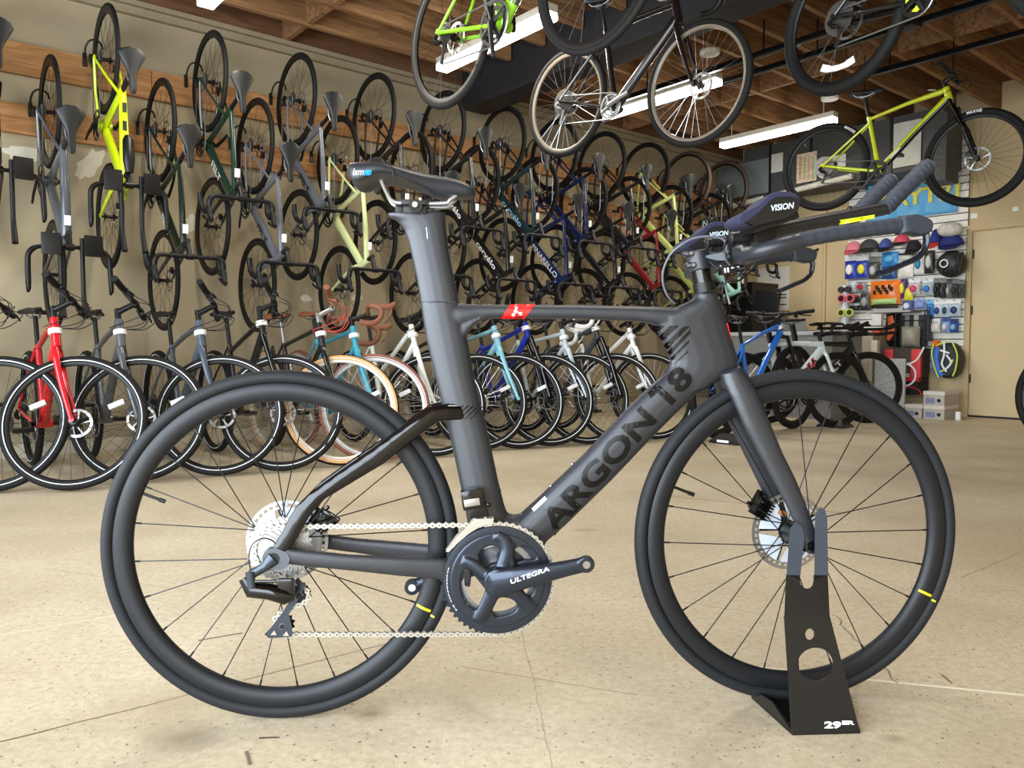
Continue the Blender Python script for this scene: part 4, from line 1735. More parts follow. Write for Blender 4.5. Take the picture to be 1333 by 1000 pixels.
G_ROAD = Geo()
G_TT = Geo(bbx=.405, st=.50, sa=76, ha=72.5, hl=.10, sad=.22, stem=.08, rise=.0)
G_HYB = Geo(R=.349, wb=1.06, bbx=.43, bbd=.06, st=.46, sa=73, ha=71, af=.41, fo=.05, hl=.16, sad=.21, stem=.08, rise=.04)
G_SUS = Geo(R=.349, wb=1.06, bbx=.43, bbd=.05, st=.44, sa=73, ha=70.5, af=.47, fo=.04, hl=.13, sad=.23, stem=.08, rise=.03)
G_MTB = Geo(R=.368, wb=1.13, bbx=.44, bbd=.06, st=.44, sa=74, ha=68, af=.50, fo=.045, hl=.11, sad=.23, stem=.06, rise=.02)
G_GRAV = Geo(R=.350, wb=1.03, bbx=.43, bbd=.07, st=.50, sa=73.5, ha=71, af=.40, fo=.05, hl=.15, sad=.20)


def stays(bm, g, rr=.009, drop=.0):
    for s_ in (1, -1):
        hub = V((0, s_ * .066, g.R))
        tube(bm, [g.bb + V((-.02, s_ * .03, 0)), V((g.bb.x * .5, s_ * .055, (g.bb.z + g.R) / 2 - .004)), hub], [(rr * 1.3, rr), (rr * 1.1, rr), rr], 8)
        top = g.sc - g.sd * drop
        tube(bm, [top + V((0, s_ * .012, 0)), (top + hub) * .5 + V((0, s_ * .010, 0)), hub], [rr, rr * .9, rr * .8], 8)
        tube(bm, [hub + V((0, -.004, 0)), hub + V((0, .004, 0))], .018, 10, ref=(1, 0, 0))


def frame_race(g, deep=1.0, drop=.10, dtr=.034, tw=.019):
    def f(bm):
        tube(bm, [g.bb - g.sd * .01, g.bb + g.sd * .10, g.sc], [(.032 * deep, .024), (.024 * deep, .016), (.020 * deep, .015)], 12)
        j = g.cr + g.hd * .035
        tube(bm, [g.bb, (g.bb + j) / 2, j], [(dtr * 1.05, .028), (dtr * deep, .025), (dtr * deep, .023)], 12)
        jt = g.ht - g.hd * .028
        tube(bm, [g.sc - g.sd * .02, (g.sc + jt) / 2, jt], [(.014, tw * .75), (.0155 * deep, tw), (.019 * deep, tw * 1.1)], 12)
        tube(bm, [g.cr + g.hd * .002, g.ht], [(.029, .024), (.024, .022)], 14)
        stays(bm, g, .009, drop)
        tube(bm, [g.bb + V((0, -.042, 0)), g.bb + V((0, .042, 0))], .026, 16, ref=(1, 0, 0))
    return f


def frame_round(g, r=.015, dtr=.018, slope=.06, drop=.0, step=False):
    def f(bm):
        tube(bm, [g.bb, g.sc + g.sd * .015], .0155, 12)
        j = g.cr + g.hd * .03
        tube(bm, [g.bb, j], dtr, 12)
        jt = g.ht - g.hd * .03
        end = g.sc - g.sd * slope
        if step:
            end = g.bb + g.sd * .22
        tube(bm, [end, (end + jt) / 2, jt], [r, r, r * 1.1], 12)
        tube(bm, [g.cr, g.ht], .019, 14)
        stays(bm, g, .008, drop)
        tube(bm, [g.bb + V((0, -.038, 0)), g.bb + V((0, .038, 0))], .021, 14, ref=(1, 0, 0))
    return f


def frame_mtb(g):
    def f(bm):
        tube(bm, [g.bb, g.bb + g.sd * .2, g.sc + g.sd * .02], [(.024, .022), (.017, .016), (.017, .016)], 12)
        j = g.cr + g.hd * .03
        tube(bm, [g.bb, (g.bb + j) / 2 + V((.0, 0, .015)), j], [(.026, .025), (.027, .025), (.032, .024)], 12)
        jt = g.ht - g.hd * .02
        tube(bm, [g.sc, (g.sc + jt) / 2 + V((0, 0, .012)), jt], [(.013, .015), (.015, .018), (.024, .02)], 12)
        tube(bm, [g.cr, g.ht], .026, 14)
        stays(bm, g, .010, .03)
        tube(bm, [g.bb + V((0, -.042, 0)), g.bb + V((0, .042, 0))], .026, 16, ref=(1, 0, 0))
    return f


def fork_mesh(g, susp=False, r=.014):
    def f(bm):
        w = .052 if susp else .045
        if susp:
            tube(bm, [g.cr + V((0, -.062, 0)) - g.hd * .01, g.cr - g.hd * .0, g.cr + V((0, .062, 0)) - g.hd * .01], [(.018, .016)] * 3, 10, ref=(1, 0, 0))
            for s_ in (1, -1):
                o_ = V((0, s_ * .062, 0))
                mid = g.cr * .5 + g.fh * .5
                tube(bm, [mid + o_ + g.perp * .01, g.fh + o_], [.021, .018], 12)
                tube(bm, [g.fh + o_ - V((0, .004, 0)), g.fh + o_ + V((0, .004, 0))], .018, 10, ref=(1, 0, 0))
            a = g.cr * .62 + g.fh * .38 + g.perp * .008
            pts = [a + V((0, -.062, 0)), a + V((0, -.04, 0)) + g.hd * .10 + g.perp * .02, a + V((0, .04, 0)) + g.hd * .10 + g.perp * .02, a + V((0, .062, 0))]
            tube(bm, pts, .008, 8, ref=(1, 0, 0))
        else:
            for s_ in (1, -1):
                pts = [g.cr - g.hd * .0, g.cr + V((0, s_ * .035, 0)) - g.hd * .03, (g.cr + g.fh) / 2 + V((0, s_ * .045, 0)) - g.perp * .008, g.fh + V((0, s_ * .052, 0))]
                tube(bm, catmull(pts, 3), [(.022 - .0013 * i, .014 - .0006 * i) for i in range(10)], 10)
                tube(bm, [g.fh + V((0, s_ * .052 - .004, 0)), g.fh + V((0, s_ * .052 + .004, 0))], .013, 10, ref=(1, 0, 0))
    return f


def stanchion_mesh(g):
    def f(bm):
        for s_ in (1, -1):
            o_ = V((0, s_ * .062, 0))
            tube(bm, [g.cr + o_ - g.hd * .005, g.cr * .46 + g.fh * .54 + o_ + g.perp * .012], .0165, 12)
    return f


def stem_mesh(g):
    def f(bm):
        tube(bm, [g.ht, g.stem0 + g.hd * .02], .0165, 12)
        tube(bm, [g.stem0, g.stem1], [(.017, .016), (.015, .016)], 12)
        tube(bm, [g.stem1 + V((0, -.022, 0)), g.stem1 + V((0, .022, 0))], .0195, 12, ref=(1, 0, 0))
    return f


def drop_mesh(g):
    c = g.stem1

    def f(bm):
        pts = [V((0, 0, 0)), V((0, -.10, 0)), V((0, -.17, 0)), V((.02, -.198, -.002)), V((.055, -.205, -.006)), V((.085, -.207, -.022)), V((.092, -.210, -.055)), V((.078, -.213, -.095)), V((.045, -.216, -.122)), V((.0, -.218, -.13)), V((-.035, -.22, -.128))]
        full = [V((p.x, -p.y, p.z)) for p in reversed(pts[1:])] + pts
        cm = [c + p for p in catmull(full, 3)]
        n = len(cm)
        ptube(bm, cm, [.0130 if abs(i - n // 2) < n * .13 else .0172 for i in range(n)], 10)
    return f


def drop_hood(g):
    c = g.stem1

    def f(bm):
        for s_ in (1, -1):
            pts = [c + V((.07, s_ * .206, -.008)), c + V((.10, s_ * .206, .004)), c + V((.135, s_ * .205, .008)), c + V((.155, s_ * .204, .03)), c + V((.157, s_ * .203, .045))]
            tube(bm, pts, [(.020, .017), (.021, .018), (.021, .017), (.019, .014), (.010, .009)], 10)
            lv = [c + V((.145, s_ * .207, .005)), c + V((.150, s_ * .210, -.03)), c + V((.135, s_ * .212, -.07)), c + V((.115, s_ * .214, -.10))]
            tube(bm, lv, [(.006, .008)] * 4, 8)
    return f


def flat_mesh(g, w=.31, sweep=.03):
    c = g.stem1

    def f(bm):
        pts = [c + V((-sweep, -w, .018)), c + V((-.004, -.12, .006)), c + V((0, 0, 0)), c + V((-.004, .12, .006)), c + V((-sweep, w, .018))]
        tube(bm, catmull(pts, 4), .0125, 10, ref=(1, 0, 0))
    return f


def grip_mesh(g, w=.31, sweep=.03):
    c = g.stem1

    def f(bm):
        for s_ in (1, -1):
            tube(bm, [c + V((-sweep - .001, s_ * (w + .004), .019)), c + V((-sweep * .62 + .0, s_ * (w - .115), .012))], .0175, 12, ref=(1, 0, 0))
            # brake lever with its clamp
            q = c + V((-.012, s_ * (w - .15), .010))
            tube(bm, [q + V((0, -.012, 0)), q + V((0, .012, 0))], .019, 10, ref=(1, 0, 0))
            tube(bm, [q + V((.01, 0, -.008)), q + V((.05, s_ * .02, -.02)), q + V((.045, s_ * .10, -.026))], [(.009, .009), (.007, .006), (.004, .006)], 8, ref=(0, 0, 1))
            tube(bm, [q + V((.0, -.02 * s_, -.01)), q + V((.03, -.03 * s_, -.035))], [(.012, .018), (.010, .014)], 8)
    return f


def hyb_cables(g, w=.31):
    c = g.stem1

    def f(bm):
        for s_ in (1, -1):
            q = c + V((.03, s_ * (w - .17), 0))
            ptube(bm, catmull([q, q + V((.08, -s_ * .05, -.03)), c + V((.08, s_ * .02, -.13)), g.ht + V((.03, 0, -.05))], 5), .0025, 6)
            ptube(bm, catmull([q + V((.01, -s_ * .03, -.02)), q + V((.06, -s_ * .12, -.01)), c + V((.05, -s_ * .05, -.09)), g.ht + V((-.03, -s_ * .02, -.06))], 5), .0022, 6)
    return f


def aero_mesh(g):
    c = g.stem1

    def f(bm):
        for s_ in (1, -1):
            pts = [c, c + V((.0, s_ * .08, 0)), c + V((.01, s_ * .16, 0)), c + V((.045, s_ * .2, .0)), c + V((.10, s_ * .206, -.002)), c + V((.215, s_ * .208, .012))]
            cm = catmull(pts, 3)
            ptube(bm, cm, [(.011, .018)] * 7 + [.0145] * (len(cm) - 7), 10)
            tube(bm, [cm[-1], cm[-1] + V((.03, 0, .0)), cm[-1] + V((.045, 0, -.02))], [(.016, .014), (.014, .012), (.006, .007)], 10)
    return f


def ext_mesh(g):
    c = g.stem1

    def f(bm):
        for s_ in (1, -1):
            tube(bm, [c + V((-.05, s_ * .055, .045)), c + V((.26, s_ * .055, .05)), c + V((.30, s_ * .055, .058)), c + V((.40, s_ * .055, .10))], [.0125, .0125, .0135, .016], 12)
            tube(bm, [c + V((.0, s_ * .055, -.005)), c + V((.0, s_ * .065, .05))], [(.014, .014), (.012, .012)], 10)
    return f


def pads_mesh(g):
    c = g.stem1

    def f(bm):
        for s_ in (1, -1):
            box(bm, -.055, .065, -.048, .048, -.010, .010, bev=.008, mtx=Matrix.Translation(c + V((-.01, s_ * .105, .085))) @ Matrix.Rotation(radians(-s_ * 8), 4, 'X'))
            tube(bm, [c + V((0, s_ * .07, .05)), c + V((0, s_ * .09, .08))], [(.02, .02), (.02, .02)], 8, ref=(1, 0, 0))
    return f


def saddle_mesh(wide=.07, length=.26, split=True):
    def f(bm):
        rs = []
        for t in (0, .05, .14, .26, .38, .5, .62, .75, .88, .96, 1.0):
            x = -.12 + length * t
            hw = wide * (.62 + .38 * min(1, t / .1)) if t < .14 else wide * (1 - min(1, (t - .14) / .42) ** 1.0 * .72) if t < .56 else wide * .28 * (1 - max(0, t - .85) * 2.2)
            zt = .012 - .03 * t * (1 - t) + (.008 if t < .05 else 0)
            th = .04 - .012 * t
            if t in (0, 1.0):
                hw *= .55
                th *= .5
            ring = []
            n = 18
            for j in range(n):
                a = 2 * pi * j / n
                yy = hw * cos(a)
                zz = sin(a)
                z = (zt if zz > 0 else zt - th * .35) + zz * th * (.35 if zz > 0 else .25)
                if zz > 0 and split:
                    z -= math.exp(-(yy / .008) ** 2) * .010 * (1 - t * .4)
                z -= abs(yy) * .15
                ring.append(V((x, yy, z)))
            rs.append(ring)
        rings(bm, rs)
    return f


def saddle_rails(bm):
    for s_ in (1, -1):
        ptube(bm, catmull([V((-.08, s_ * .04, -.008)), V((-.05, s_ * .025, -.035)), V((.03, s_ * .022, -.037)), V((.085, s_ * .012, -.01))], 4), .0038, 6)
    box(bm, -.025, .02, -.026, .026, -.046, -.03, bev=.004)


def post_mesh(g, r=.0145, aero=1.0):
    def f(bm):
        tube(bm, [g.sc - g.sd * .02, g.top - g.sd * .035], [(r * aero, r * .9)] * 2, 12)
    return f


def tyre_mesh(R, w):
    def f(bm):
        torus(bm, R - w / 2, w / 2, 64, 10)
    return f


def rim_mesh(R, w, depth):
    ro = R - w * .82
    ri = ro - depth
    k = min(.013, w * .42)

    def f(bm):
        lathe(bm, [(ro, k), (ro - depth * .5, k * .98), (ri, k * .45), (ri, -k * .45), (ro - depth * .5, -k * .98), (ro, -k)], 64)
    return f


def spoke_mesh(R, w, depth, n=28, rad=.0011):
    ri = R - w * .82 - depth + .002

    def f(bm):
        for i in range(n):
            th = 2 * pi * i / n
            s_ = -1 if i % 2 else 1
            tw = .9 if (i // 2) % 2 else -.9
            a = V((.02 * cos(th + tw), s_ * .026, .02 * sin(th + tw)))
            b = V((ri * cos(th), 0, ri * sin(th)))
            tube(bm, [a, b], rad, 3, cap=False)
    return f


def hub_mesh(rear):
    def f(bm):
        h = .062 if rear else .05
        lathe(bm, [(.021, -.03), (.021, -.026), (.012, -.018), (.012, .018), (.021, .026), (.021, .03), (.008, .031), (.008, -.031)], 20)
        disc(bm, .008, -h, h, 10)
    return f


def disc_mesh(r=.08):
    def f(bm):
        y = .038
        lathe(bm, [(r, y - .001), (r, y + .001), (r - .014, y + .001), (r - .014, y - .001)], 40)
        for k in range(5):
            a = 2 * pi * k / 5
            tube(bm, [(.012 * cos(a), y, .012 * sin(a)), ((r - .012) * cos(a + .4), y, (r - .012) * sin(a + .4))], [(.005, .001)] * 2, 6)
    return f


def cassette_mesh(big=28):
    def f(bm):
        for i in range(7):
            t = int(11 + (big - 11) * i / 6)
            r = t * .0127 / (2 * pi)
            gear(bm, r - .003, r + .001, t, -.054 + i * .004, -.0525 + i * .004, hole=max(.012, r - .014))
        disc(bm, .013, -.056, -.026, 14)
    return f


def crank_mesh(g, ring=.095, teeth=48, ang=.2):
    def f(bm):
        gear(bm, ring - .004, ring, teeth, -.047, -.045, hole=ring - .018, c=g.bb)
        gear(bm, ring * .72, ring * .75, 34, -.040, -.038, hole=ring * .58, c=g.bb)
        for k in range(4):
            a = k * pi / 2 + .5
            tube(bm, [g.bb + V((.0, -.055, .0)), g.bb + V(((ring - .01) * cos(a), -.048, (ring - .01) * sin(a)))], [(.012, .006), (.010, .004)], 8)
        tube(bm, [g.bb + V((0, -.07, 0)), g.bb + V((0, .07, 0))], .014, 12, ref=(1, 0, 0))
        for s_, da in ((-1, 0), (1, pi)):
            e = V((.17 * cos(ang + da), s_ * .078, .17 * sin(ang + da)))
            tube(bm, [g.bb + V((0, s_ * .066, 0)), g.bb + e * .6 + V((0, s_ * .03, 0)), g.bb + e], [(.017, .009), (.014, .008), (.0125, .007)], 10)
    return f


def pedals_mesh(g, ang=.2):
    def f(bm):
        for s_, da in ((-1, 0), (1, pi)):
            e = g.bb + V((.17 * cos(ang + da), s_ * .13, .17 * sin(ang + da)))
            box(bm, -.045, .045, -.045, .045, -.011, .011, bev=.004, mtx=Matrix.Translation(e))
            tube(bm, [e, e + V((0, -s_ * .055, 0))], .006, 8, ref=(1, 0, 0))
    return f


def chain_mesh(g, ring=.095):
    def f(bm):
        c = []
        rr = .035
        for k in range(7):
            a = radians(85 + k * 15)
            c.append(V((rr * cos(a), -.044, g.R + rr * sin(a))))
        c.append(V((.025, -.044, g.R - .075)))
        c.append(V((-.0, -.044, g.R - .12)))
        c.append(V((.02, -.044, g.R - .145)))
        for k in range(12):
            a = radians(-95 + k * 17)
            c.append(g.bb + V((ring * cos(a), -.046, ring * sin(a))))
        tube(bm, c, [(.0042, .0032)] * len(c), 4, closed=True, cap=False)
    return f


def der_mesh(g):
    def f(bm):
        h = V((0, -.07, g.R))
        tube(bm, [h + V((.0, 0, -.01)), h + V((-.018, -.006, -.03)), h + V((.005, -.006, -.05)), h + V((.03, 0, -.055))], [(.011, .008), (.012, .012), (.014, .014), (.01, .01)], 8)
        tube(bm, [h + V((.03, .02, -.055)), h + V((.02, .02, -.10)), h + V((.008, .02, -.145))], [(.012, .007), (.007, .007), (.013, .007)], 8)
    return f


def caliper_mesh(pos, tilt=0):
    def f(bm):
        box(bm, -.028, .022, -.012, .012, -.014, .014, bev=.005, mtx=Matrix.Translation(pos) @ Matrix.Rotation(tilt, 4, 'Y'))
    return f


SPLIT = ('stanchion', 'brake_hood', 'aero_extension', 'arm_pad', 'grip', 'pedal')


def split_sides(me, name):
    out = []
    for s_ in (-1, 1):
        bm = NB()
        bm.from_mesh(me)
        bmesh.ops.delete(bm, geom=[v for v in bm.verts if v.co.y * s_ < 0], context='VERTS')
        m2 = bpy.data.meshes.new(name)
        bm.to_mesh(m2)
        bm.free()
        for mm in me.materials:
            m2.materials.append(mm)
        out.append(m2)
    bpy.data.meshes.remove(me)
    return out


def tag_mesh(bm):
    box(bm, -.028, .028, -.0006, .0006, -.017, .017)


_mcol = {}
M_CASS = mat('worn cassette steel', (110, 108, 104), .4, .8)


def paint(c, rough=.25, coat=.5):
    k = (tuple(c), rough)
    if k not in _mcol:
        _mcol[k] = mat('paint %d %d %d' % tuple(c), c, rough, coat=coat)
    return _mcol[k]


def bicycle(name, mtx, kind, col, label, group=None, fork=None, steer=0.0, tyre=None, rim=None, bar=None, seat=None, word=None, wcol=None, tagcol=True, ang=.2, wsize=.062, accent=None, tag_on='tt', spk=None, wpos=.55):
    """kind: road, tt, gravel, hybrid, suspension, mtb, retro, city."""
    g = {'road': G_ROAD, 'tt': G_TT, 'gravel': G_GRAV, 'hybrid': G_HYB, 'suspension': G_SUS, 'mtb': G_MTB, 'retro': G_HYB, 'city': G_HYB, 'touring': G_GRAV}[kind]
    R = g.R
    w_, dep = {'road': (.028, .028), 'tt': (.025, .045), 'gravel': (.040, .020), 'hybrid': (.042, .018), 'suspension': (.042, .018), 'mtb': (.058, .022), 'retro': (.042, .018), 'city': (.040, .018), 'touring': (.038, .018)}[kind]
    barkind = {'road': 'drop', 'gravel': 'drop', 'touring': 'drop', 'tt': 'aero', 'retro': 'flat', 'city': 'flat'}.get(kind, 'flat')
    key = kind
    root = empty(name, mtx)
    tag(root, label, 'bicycle', group)
    fm = paint(col) if not isinstance(col, bpy.types.Material) else col
    ffn = {'road': frame_race(g, 1.0), 'tt': frame_race(g, 1.45, .06, .028, .027), 'gravel': frame_race(g, 1.0, .04, .034), 'hybrid': frame_race(g, .85, .02, .026), 'suspension': frame_round(g, .016, .024, .03),
           'mtb': frame_mtb(g), 'retro': frame_round(g, .0145, .016, .0), 'city': frame_round(g, .016, .02, .0, step=True), 'touring': frame_round(g, .0145, .017, .03)}[kind]
    parts = {}

    def P(pname, mk, fn, m, parent=root, smooth=True):
        if pname in SPLIT:
            a, b_ = cached(mk, lambda: split_sides(mesh_of(pname, fn, m, smooth), pname))
            obj(pname, a, parent, m)
            return obj(pname, b_, parent, m)
        me = cached(mk, lambda: mesh_of(pname, fn, m, smooth))
        return obj(pname, me, parent, m)
    P('frame', (key, 'frame'), ffn, fm)
    susp = kind in ('suspension', 'mtb')
    fk = P('fork', (key, 'fork'), fork_mesh(g, susp), paint(fork) if fork else (M_GLOSS if susp else fm))
    front = [fk]
    if susp:
        P('stanchion', (key, 'stan'), stanchion_mesh(g), M_GLOSS, fk)
    front.append(P('stem', (key, 'stem'), stem_mesh(g), M_BLACK if kind not in ('retro',) else M_SILVER))
    tm = paint(bar, .55, 0) if bar else M_DARK
    if barkind == 'drop':
        hb = P('handlebar', (key, 'drop'), drop_mesh(g), tm)
        P('brake_hood', (key, 'hood'), drop_hood(g), M_DARK if kind != 'touring' else tm, hb)
    elif barkind == 'aero':
        hb = P('handlebar', (key, 'aero'), aero_mesh(g), M_DARK)
        P('aero_extension', (key, 'ext'), ext_mesh(g), M_DARK, hb)
        P('arm_pad', (key, 'pads'), pads_mesh(g), M_BLACK, hb)
    else:
        hb = P('handlebar', (key, 'flat'), flat_mesh(g), M_BLACK if kind != 'retro' else M_SILVER)
        P('grip', (key, 'grip'), grip_mesh(g), tm, hb)
        P('cable', (key, 'cab'), hyb_cables(g), paint((204, 70, 58), .5, 0) if kind == 'retro' else M_DARK, hb)
    front.append(hb)
    P('seat_post', (key, 'post'), post_mesh(g, .0145, 1.9 if kind == 'tt' else 1.0), M_BLACK if kind != 'retro' else M_SILVER)
    sd = P('saddle', ('saddle', kind in ('retro', 'city')), saddle_mesh(.09 if kind in ('retro', 'city') else .076, split=kind not in ('retro', 'city')), paint(seat, .5, 0) if seat else M_SADB)
    sd.location = g.top
    P('saddle_rail', 'srail', saddle_rails, M_ALU, sd)
    # wheels
    tyres = paint(tyre, .7, 0) if tyre else M_TYREB
    rimm = paint(rim, .35, .2) if rim else M_RIMB
    wk = (round(R, 3), w_, dep)
    for wn, c, rear in (('rear_wheel', V((0, 0, R)), True), ('front_wheel', g.fh, False)):
        wh = P(wn, ('rim',) + wk, rim_mesh(R, w_, dep), rimm)
        wh.location = c
        P('tyre', ('tyre',) + wk, tyre_mesh(R, w_), tyres, wh)
        P('spokes', ('spk',) + wk + (kind,), spoke_mesh(R, w_, dep, 24 if kind in ('road', 'tt') else 32), (M_SPOKES if (spk or kind in ('retro', 'city', 'touring')) else M_SPOKE), wh, False)
        P('hub', ('hub', rear), hub_mesh(rear), M_BLACK, wh)
        if kind != 'retro':
            P('brake_disc', ('disc', kind in ('mtb',)), disc_mesh(.09 if kind == 'mtb' else .075), M_SILVER, wh)
        if rear:
            P('cassette', ('cas', kind in ('mtb', 'gravel')), cassette_mesh(42 if kind in ('mtb', 'gravel') else 28), M_CASS, wh, False)
        else:
            front.append(wh)
        if kind in ('hybrid', 'suspension', 'city', 'retro', 'touring') and not (tyre and kind == 'retro'):
            def band(bm):
                for s_ in (1, -1):
                    pr = [(R - w_ * .5 + w_ * .5 * cos(a), s_ * (w_ * .5 + .0006) * sin(a)) for a in (radians(104), radians(112), radians(118))]
                    lathe(bm, pr + [(pr[1][0], pr[1][1] * .97)], 64)
            P('reflective_stripe', ('band',) + wk, band, M_REFL, wh)
        if kind in ('hybrid', 'suspension', 'city', 'retro', 'touring'):
            def refl(bm):
                box(bm, .17, .25, -.012, .012, -.014, .014, bev=.008, mtx=Matrix.Rotation(radians(40 if rear else -35), 4, 'Y'))
            P('spoke_reflector', ('refl', rear), refl, M_REFL, wh)
        if tyre and kind == 'retro' or kind == 'retro':
            def wall_(bm):
                for s_ in (1, -1):
                    pr = [(R - w_ * .5 + w_ * .5 * cos(a), s_ * (w_ * .5 + .0008) * sin(a)) for a in (radians(62), radians(90), radians(120), radians(150))]
                    lathe(bm, pr + [(pr[1][0] - .002, pr[1][1] * .9)], 64)
            P('tyre_sidewall', ('swall',) + wk, wall_, paint(accent or (214, 160, 96), .6, 0), wh)
    big = kind in ('mtb', 'gravel')
    P('crankset', (key, 'crank', ang), crank_mesh(g, .082 if big else .1, 40 if big else 50, ang), M_ALU if kind in ('retro', 'gravel', 'city') else M_BLACK)
    P('chain', (key, 'chain'), chain_mesh(g, .08 if big else .098), M_ALU, smooth=False)
    P('rear_derailleur', (key, 'der'), der_mesh(g), M_ALU if kind in ('gravel', 'retro') else M_BLACK)
    if barkind == 'flat':
        P('pedal', (key, 'ped', ang), pedals_mesh(g, ang), M_BLACK)
    if kind != 'retro':
        cpos = g.fh + V((-.065, .045, .045))
        fc = P('front_caliper', (key, 'fcal'), caliper_mesh(cpos, -1.0), M_BLACK)
        front.append(fc)
        P('rear_caliper', (key, 'rcal'), caliper_mesh(V((.06, .045, R + .035)), .5), M_BLACK)
    if tagcol:
        tg = P('price_tag', 'tagmesh', tag_mesh, M_TAG, smooth=False)
        if tag_on == 'head':
            def band2(bm):
                tube(bm, [V((0, 0, -.014)), V((0, 0, .014))], .034, 16, cap=True)
            bpy.data.objects.remove(tg)
            tg = P('price_tag', 'tagband', band2, M_TAG)
            tg.location = g.cr + g.hd * .085
            tg.rotation_euler = (0, -radians(18), 0)
        else:
            q = g.ht * .82 + g.sc * .18
            tg.location = q + V((0, -.0, .028))
            tg.rotation_euler = (pi / 2, radians(4), 0)
    if word:
        j = g.cr + g.hd * .035
        d = (j - g.bb)
        L = d.length
        d.normalize()
        me = cached(('word', word, tuple(wcol or ())), lambda: text_mesh(word, wsize * .78, width=wsize * .82 * len(word), bold=.02, m=mat('word %s %d' % (word, (wcol or (236, 0, 0))[0]), wcol or (236, 236, 236), .4)))
        o = obj('frame_lettering', me, root)
        up = V((-d.z, 0, d.x))
        rb = {'road': .0284, 'tt': .0284, 'mtb': .0272, 'hybrid': .0284, 'gravel': .0284}.get(kind, .02)
        c = g.bb + d * L * wpos
        mt = Matrix((d, up, V((0, -1, 0)))).transposed().to_4x4()
        mt.translation = c + V((0, -rb, 0))
        o.matrix_local = mt
    if steer:
        piv = g.fh - g.perp * .0
        ax = g.hd
        T = Matrix.Translation(g.cr) @ Matrix.Rotation(steer, 4, ax) @ Matrix.Translation(-g.cr)
        for o in front:
            o.matrix_basis = T @ o.matrix_basis
    return root, g


def base(p, fwd, up):
    """Matrix whose x is fwd, z is up, at p."""
    fwd = fwd.normalized()
    up = up.normalized()
    y = up.cross(fwd)
    m = Matrix((fwd, y, up)).transposed().to_4x4()
    m.translation = p
    return m


ZUP = V((0, 0, 1))
# hook arms on the wall boards


def hook(s, zhub, label):
    t = empty('wall_hook', RM)
    tag(t, label, 'hook', 'bike hooks on the wall boards')
    z = zhub + .09
    bm = NB()
    rbox(bm, s - .062, s - .038, .04, .052, z - .05, z + .04, bev=.003)
    bobj('back_plate', bm, M_BLACK, t, smooth=False)
    bm = NB()
    pts = [V((s - .05, -.05, z + .0)), V((s - .052, -.09, z + .06)), V((s - .035, -.115, z + .10)), V((s, -.122, z + .115)), V((s + .035, -.115, z + .10)), V((s + .05, -.10, z + .07))]
    ptube(bm, catmull(pts, 4), .0065, 8)
    bobj('hook_arm', bm, M_BLACK, t)


HH = 2.545
HL = 2.155
GRH = 'bicycles hung by the rear wheel in the wall rows'
ordn = ['first', 'second', 'third', 'fourth', 'fifth', 'sixth', 'seventh', 'eighth', 'ninth', 'tenth', 'eleventh', 'twelfth']
K = (24, 24, 26)
GREY = (82, 85, 91)
HIGH = [  # s, kind, colour, fork, word, word colour, look
    (-.50, 'tt', K, None, None, None, 'black time trial bicycle cut by the picture edge'),
    (.15, 'tt', (214, 238, 20), None, None, None, 'neon yellow time trial bicycle'),
    (.80, 'road', (16, 44, 34), K, 'FELT', None, 'black and dark green road bicycle with white lettering'),
    (1.43, 'road', GREY, None, 'FELT', (20, 20, 20), 'grey road bicycle with black lettering'),
    (2.08, 'road', K, None, None, None, 'black road bicycle with a pale head tube'),
    (2.74, 'road', (22, 24, 26), None, 'cervélo', None, 'black road bicycle with white lettering'),
    (3.39, 'road', (20, 44, 48), K, 'cervélo', (150, 190, 220), 'black and dark teal road bicycle with pale blue lettering'),
    (4.03, 'road', (18, 30, 66), None, None, None, 'plain navy blue road bicycle'),
    (4.68, 'road', (22, 22, 24), None, None, None, 'plain black road bicycle'),
    (5.34, 'road', (196, 204, 120), None, None, None, 'pale yellow road bicycle'),
    (6.02, 'gravel', (26, 26, 28), None, None, None, 'black gravel bicycle with brown sidewalls'),
    (6.72, 'gravel', (30, 28, 28), (170, 60, 50), None, None, 'black gravel bicycle with tan sidewalls'),
]
LOW = [
    (-.17, 'tt', (84, 90, 98), K, None, None, 'slate grey time trial bicycle'),
    (.47, 'road', (12, 34, 26), K, 'FELT', None, 'dark green road bicycle'),
    (1.11, 'road', (96, 99, 106), None, 'FELT', (20, 20, 20), 'mid grey road bicycle with black lettering'),
    (1.76, 'road', (214, 222, 160), None, None, None, 'pale lemon road bicycle'),
    (2.42, 'road', (26, 27, 30), None, None, None, 'matte black road bicycle'),
    (3.10, 'road', (18, 18, 20), None, 'cervélo', None, 'gloss black road bicycle with white lettering'),
    (3.78, 'road', (18, 34, 76), None, 'PINARELLO', None, 'dark blue road bicycle with white lettering'),
    (4.42, 'road', (18, 18, 20), None, None, None, 'all black road bicycle'),
    (5.06, 'road', (122, 22, 28), K, None, None, 'dark red and black road bicycle'),
    (5.74, 'road', (176, 186, 96), None, None, None, 'olive yellow road bicycle'),
    (6.44, 'road', (152, 200, 184), None, None, None, 'mint green road bicycle'),
]
